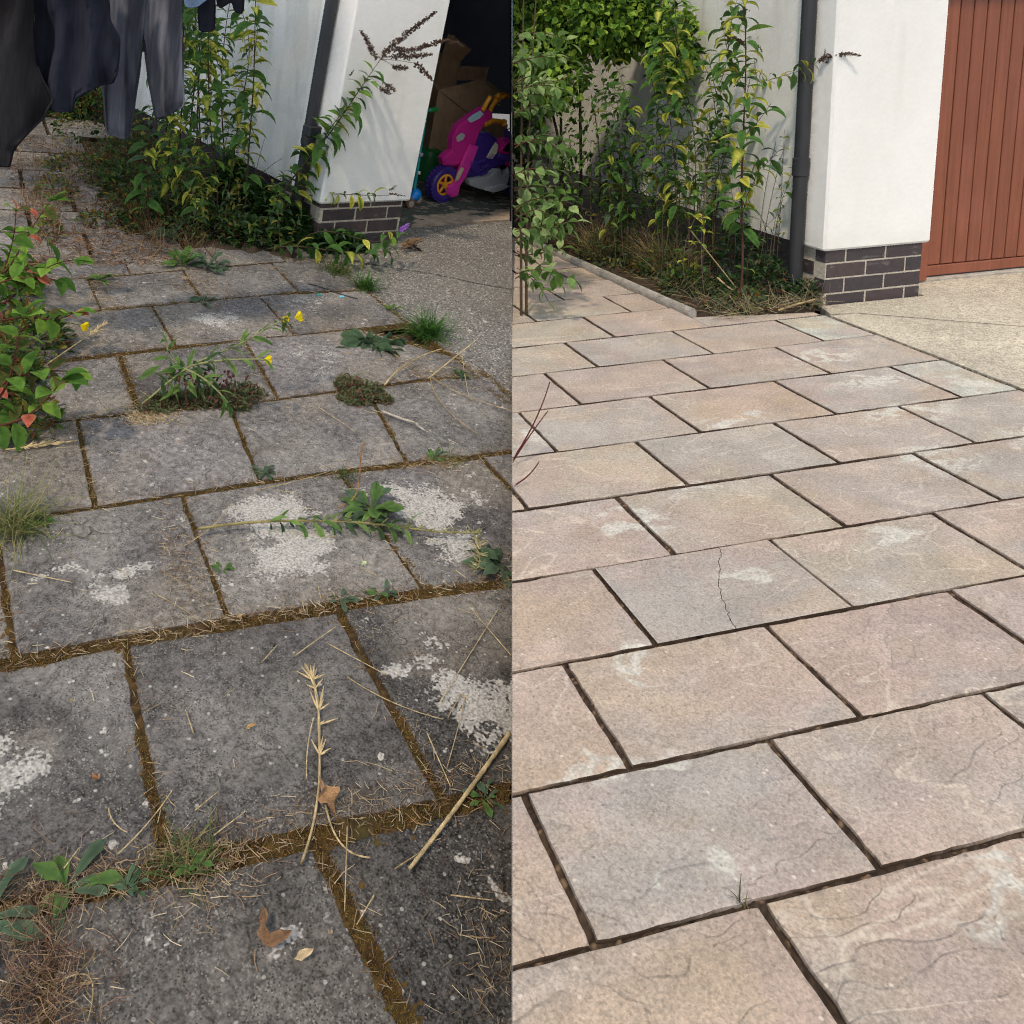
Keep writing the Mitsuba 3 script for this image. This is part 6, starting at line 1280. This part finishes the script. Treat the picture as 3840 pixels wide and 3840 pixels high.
# ---------------------------------------------------------------- plants of yard R
NAMES_R = {'r1': 'tall butterfly bush with a thick reddish stem, in front of the clean white wall', 'r2': 'bush stem with large dark leaf, left of the thick reddish stem', 'r3': 'yellow-leaved bush stem beside the big green shrub', 'r4': 'bending leafy stem between the thick stem and the bare twigs', 'r5': 'bare forking twig with a few yellow leaves close to the grey drainpipe', 'r6': 'slender grey green stem against the shaded part of the clean white wall', 'r7': 'thin leafless twig beside the grey drainpipe'}
rp = {'r1': (.05, .34, .0075, REDST), 'r2': (.06, .22, .0048, BARK), 'r3': (.045, .3, .0048, BARK), 'r4': (.05, .2, .004, STEMG), 'r5': (.16, .55, .0034, BARK), 'r6': (.06, .05, .004, BARK), 'r7': (.3, .5, .003, BARK)}
for i, (nm, lab) in enumerate(NAMES_R.items()):
    k = key_of('butterfly_bush'); tag(k, lab, 'bush'); r = np.random.default_rng(160 + i); q = D[nm]; step, py, r0, col = rp[nm]
    base = [[q[0][0] + r.normal(0, .012), q[0][1], -.01]]
    p = place_stem(k, 'R', base + q, r0, r0 * .4, mixc(np.array(col), np.array(BARK), .4), 30); lv = leaf_pairs(p, r, step * .85, .25, 1, scale=(1.0, 1.75), up=.15)
    for s_ in range(6 if nm in ('r1', 'r2', 'r4', 'r5') else 2):
        j = r.integers(8, 25); o = p[j] + [r.normal(0, .10), r.normal(0, .05), r.uniform(.10, .26)]; pp = place_stem(k, 'R', [p[j], (p[j] + o) / 2 + [0, 0, -.012], o], .0024, .0012, col, 8, 5, 'twig'); lv += leaf_pairs(pp, r, step * .9, .3, 1, scale=(.8, 1.4))
    BUD.place(k, 'R', lv, pick(r, len(lv), py))
    if nm == 'r1':
        for s_, (o, e) in enumerate((((-.02, 0, 0), (-.13, -.02, .03)), ((.02, 0, 0), (.09, -.02, -.05)))): seed_spike(k, 'R', [p[24] + np.array(o), p[24] + (np.array(o) + np.array(e)) / 2 + [0, 0, .02], p[24] + np.array(e)], .011, 70 + s_)
    if nm == 'r5':
        sq = np.array(D['spr']) + [-.20, -.30, .0]
        sq = [[1.52, 3.33, 1.36], [1.58, 3.28, 1.405], [1.64, 3.20, 1.44], [1.72, 3.13, 1.43]]
        pp = place_stem(k, 'R', [p[22], [1.50, 3.6, 1.30], [1.50, 3.40, 1.34], sq[0], sq[1]], .0026, .0014, BARK, 12, 5, 'twig'); seed_spike(k, 'R', sq[1:], .019, 81)
        BUD.place(k, 'R', leaf_pairs(pp, r, .05, .5, .98, scale=(.7, 1.1)), None); seed_spike(k, 'R', [[1.58, 3.28, 1.405], [1.60, 3.27, 1.43], [1.605, 3.27, 1.47]], .008, 82); seed_spike(k, 'R', [[1.60, 3.26, 1.40], [1.63, 3.24, 1.375], [1.63, 3.24, 1.35]], .008, 83)
mass('leaf_litter', 'dry curled leaves lying over the soil of the planting bed', 'leaf litter', 'R', [((1.2, 3.35, .0), (.28, .16, .05), 420), ((1.35, 3.7, .0), (.2, .3, .06), 380), ((1.05, 4.2, .0), (.15, .4, .06), 380), ((1.1, 5.0, 0), (.2, .5, .06), 380)], [4, 5, 2], [.6, .25, .15], 9)
for i in range(5):   # slender young bushes filling the bed
    r = np.random.default_rng(500 + i); x, y = [(1.05, 4.05), (1.25, 4.3), (.98, 4.5), (1.38, 4.15), (1.2, 4.75)][i]; k = key_of('butterfly_bush')
    tag(k, ['young leafy bush at the kerb side of the bed, under the big green shrub', 'young bush behind the thick reddish stem in the clean bed', 'pale leafy bush at the far kerb under the green shrub', 'young bush close to the clean white wall behind the reddish stem', 'farthest young bush in front of the shaded white wall'][i], 'bush'); lv = []
    for s_ in range(3):
        p = place_stem(k, 'R', [[x + r.normal(0, .03), y + r.normal(0, .03), -.01], [x + r.normal(0, .07), y, .55], [x + r.normal(0, .13), y + r.normal(0, .08), r.uniform(.9, 1.5)]], .0042, .0014, mixc(np.array(BARK), np.array(STEMG), r.random()), 18); lv += leaf_pairs(p, r, .06, .3, 1, scale=(.8, 1.5), up=.15)
    BUD.place(k, 'R', lv, [int(r.choice([1, 2, 2, 3, 6, 7, 7])) for _ in lv])
# more thin bare stems standing in the bed
r = np.random.default_rng(210)
for i in range(44):
    x, y = r.uniform(.98, 1.6), r.uniform(3.3, 5.2); k = key_of('bare_stem'); h_ = r.uniform(.5, 1.15)
    tag(k, 'thin bare brown stem standing in the planting bed by the white wall', 'plant stem', 'bare stems in the planting bed'); p = place_stem(k, 'R', [[x, y, 0], [x + r.normal(0, .03), y, h_ * .5], [x + r.normal(0, .07), y + r.normal(0, .04), h_]], .0032, .0012, mixc(np.array(BARK), np.array((.16, .11, .08)), r.random()), 12, 5)
    if i % 2: BUD.place(k, 'R', leaf_pairs(p, r, .07, .35, 1, scale=(.5, .9)), None)
# big bright shrub above the bed
woody('currant_shrub', 'large bright green shrub with rounded leaves over the bed on the right', 'shrub', 'R', None, [((.95, 5.55, 1.80), (.40, .30, .44), 3000), ((1.30, 5.15, 1.80), (.36, .30, .38), 2800), ((.85, 5.3, 1.35), (.25, .3, .3), 800), ((1.1, 5.0, 1.75), (.25, .25, .25), 900), ((1.50, 4.7, 1.50), (.17, .2, .36), 900), ((.62, 5.6, 1.65), (.25, .25, .5), 1500), ((.85, 5.6, 1.25), (.22, .2, .3), 350)],
      [[[1.06, 5.6, -.02]] + D['hedge_trunk1'], [[1.05, 5.62, .0]] + D['hedge_trunk2'], [[1.2, 5.58, -.02]] + D['hedge_trunk3']], [0, 1, 2, 3], [.30, .12, .48, .10], 51, size=(.6, 1.1), trad=.016)
woody('hedge_shrub', 'shaded shrub at the far end of the clean path, behind the bright one', 'shrub', 'R', None, [((.2, 7.4, 1.0), (.9, .6, 1.2), 4200), ((.95, 7.2, .7), (.45, .6, .8), 1600)], [[(.2, 7.4, 0), (.2, 7.4, 1.2)], [(.9, 7.2, 0), (.95, 7.2, 1.0)]], [0, 1, 3], [.4, .4, .2], 52)
woody('hanging_shrub', 'thin sprawling shrub with small dull leaves against the shaded white wall', 'shrub', 'R', None, [((1.02, 4.9, .95), (.2, .3, .55), 300), ((1.1, 4.6, .6), (.2, .3, .4), 200), ((.75, 5.0, .55), (.16, .3, .45), 300)], [[(1.0, 4.9, 0), (1.05, 4.9, .6), (.95, 4.85, 1.2)], [(1.1, 4.7, 0), (1.05, 4.6, .9)], [(.95, 5.0, 0), (.85, 5.0, .9)]], [0, 1, 3], [.25, .4, .35], 53, size=(.45, .9), trad=.007)
mass('ivy', 'dark ivy and narrow leaves massed at the corner of the bed by the grey drainpipe', 'ivy', 'R', [((1.42, 3.46, .0), (.17, .18, .26), 800), ((1.22, 3.45, .0), (.18, .15, .18), 500), ((1.55, 3.27, .0), (.08, .08, .16), 260), ((1.45, 3.75, .1), (.16, .3, .30), 700)], [0, 1, 2, 4], [.16, .18, .54, .12], 3)
mass('ground_cover', 'grey green leafy weeds along the kerb of the planting bed', 'weeds', 'R', [((1.15, 3.30, .0), (.2, .1, .12), 500), ((1.05, 3.7, .0), (.14, .22, .20), 800), ((1.15, 4.1, .0), (.2, .25, .25), 900), ((1.0, 4.7, 0), (.16, .4, .22), 800)], [1, 2, 3, 4, 5], [.22, .42, .12, .10, .14], 4)
# dry grass and dead stems in the bed
r = np.random.default_rng(61)
for i, (c, n, L_, lab) in enumerate((([.99, 4.75, 0], 320, (.18, .46), 'dry brown grass clump by the kerb at the far end of the bed'), ([1.16, 4.05, 0], 380, (.16, .42), 'yellowish dry grass clump in the middle of the bed'), ([1.2, 4.35, 0], 220, (.2, .45), 'loose dry grass behind the yellowish clump'))):
    k = key_of('grass_clump'); tag(k, lab, 'grass clump'); used['grass_clump'] -= 1
    put('grass_clump', blades(r, c, n, L_, .006, [(.46, .37, .20), (.34, .25, .14), (.52, .48, .24), (.22, .26, .09), (.26, .15, .09)], spread=.2, base=.05, droop=.9), 'leaf', 'R', None, smooth=True)
v, f, c = fibres(r, np.column_stack([r.uniform(.9, 1.6, 900), 3.12 + .9 * r.random(900) ** 1.5, r.uniform(.005, .06, 900)]), (.04, .16), (.001, .0022), [(.17, .15, .09), (.34, .30, .18), (.20, .14, .09), (.11, .11, .07)], .6, .3); lk = put('dead_stems', (v, f, c), 'matte', 'R', None, kind='stuff'); tag(lk, 'tangle of dead stems lying at the foot of the bush in the clean yard', 'dead stems', kind='stuff')
for i, q in enumerate(([[1.10, 3.45, .16], [1.17, 3.3, .07], [1.24, 3.2, .015]], [[1.30, 3.15, .02], [1.42, 3.14, .05], [1.52, 3.13, .07]], [[1.22, 3.3, .02], [1.02, 3.62, .42]])):
    k = put('dry_stalk', tube(spline(q, 10), .0055 if i < 2 else .004, 7), 'matte', 'R', None, smooth=True, color=np.array(STRAW) * (.9 if i < 2 else .6)); tag(k, ['pale broken stalk leaning at the corner of the planting bed', 'pale cut stalk lying along the front of the planting bed', 'thin brown stalk slanting up out of the ivy in the clean yard'][i], 'dry stalk')
# shrub leaning in at the left of yard R
dg = key_of('dogwood_shrub'); tag(dg, 'pale-leaved shrub reaching over the clean path just right of the dividing line', 'shrub')
r = np.random.default_rng(88); lv = []
sx = lambda y: CAM[0] + (y - CAM[1]) * (-SEAM_N[1] / SEAM_N[0])
for i in range(38):
    y = r.uniform(3.2, 4.1); x0 = sx(y); z0 = r.uniform(.2, 1.75); o = r.uniform(.10, .34) * (1.15 - .25 * abs(z0 - .9))
    q = [[x0 + .01, y, z0], [x0 + o * .55, y - .02, z0 + r.uniform(.0, .06)], [x0 + o, y - .05, z0 + r.uniform(-.08, .05)]]
    p = place_stem(dg, 'R', q, .0034, .0014, mixc(np.array(BARK), np.array(REDST), r.random()), 12); lv += leaf_pairs(p, r, .05, .1, .95, out=.8, up=.4, scale=(.65, 1.0)); lv.append(frame(p[-1], p[-1] - p[-3]))
for x, a in ((.04, .0), (.12, .02)): place_stem(dg, 'R', [[sx(3.6) + .03 + x * .4, 3.6, -.02], [sx(3.6) + .03 + x * .5, 3.6, .8], [sx(3.6) + .03 + x, 3.6 + a, 1.8]], .009, .004, BARK, 12)
for q in ([[sx(3.55) + .02, 3.55, .40], [.02, 3.5, .30], [.12, 3.5, .20]], [[sx(3.55) + .02, 3.55, .30], [-.03, 3.5, .22], [.05, 3.5, .10]], [[sx(3.6) + .02, 3.6, .5], [.10, 3.55, .52], [.2, 3.5, .50]]):
    p = place_stem(dg, 'R', q, .003, .0013, BARK, 10); lv += leaf_pairs(p, r, .05, .3, .9, scale=(.7, 1.0)); lv.append(frame(p[-1], [.6, -.2, -.7]))
DOGR = LeafKit([mk(.09, .056, (.16, .27, .09), (.22, .34, .12), seed=1, droop=.8, n=7, peak=.4), mk(.095, .058, (.08, .16, .04), (.12, .21, .055), seed=2, droop=1.0, n=7, peak=.4), mk(.085, .052, (.30, .42, .17), (.36, .47, .20), seed=3, droop=.6, n=7, peak=.4)], seed=7)
DOGR.place(dg, 'R', lv)
tw = key_of('red_twig'); tag(tw, 'bare dark red twigs rising from the left border of the clean patio', 'twig')
for nm in ('redtwig', 'redtwig2', 'redtwig3'): place_stem(tw, 'R', D[nm], .0034, .0018, (.09, .022, .022), 10, name='twig')
k = put('sprig', blades(np.random.default_rng(3), [-1.062, .006, .0], 9, (.02, .05), .003, [(.1, .12, .05), (.2, .15, .07)], spread=.2, base=.006), 'leaf', 'R', None, smooth=True)
if k: tag(k, 'tiny dead sprig in a joint of the clean slabs', 'weed')

# ---------------------------------------------------------------- the colour table that the one-hue meshes refer to
PAL_ARR = mi.Float([t for q in PALETTE for t in q])
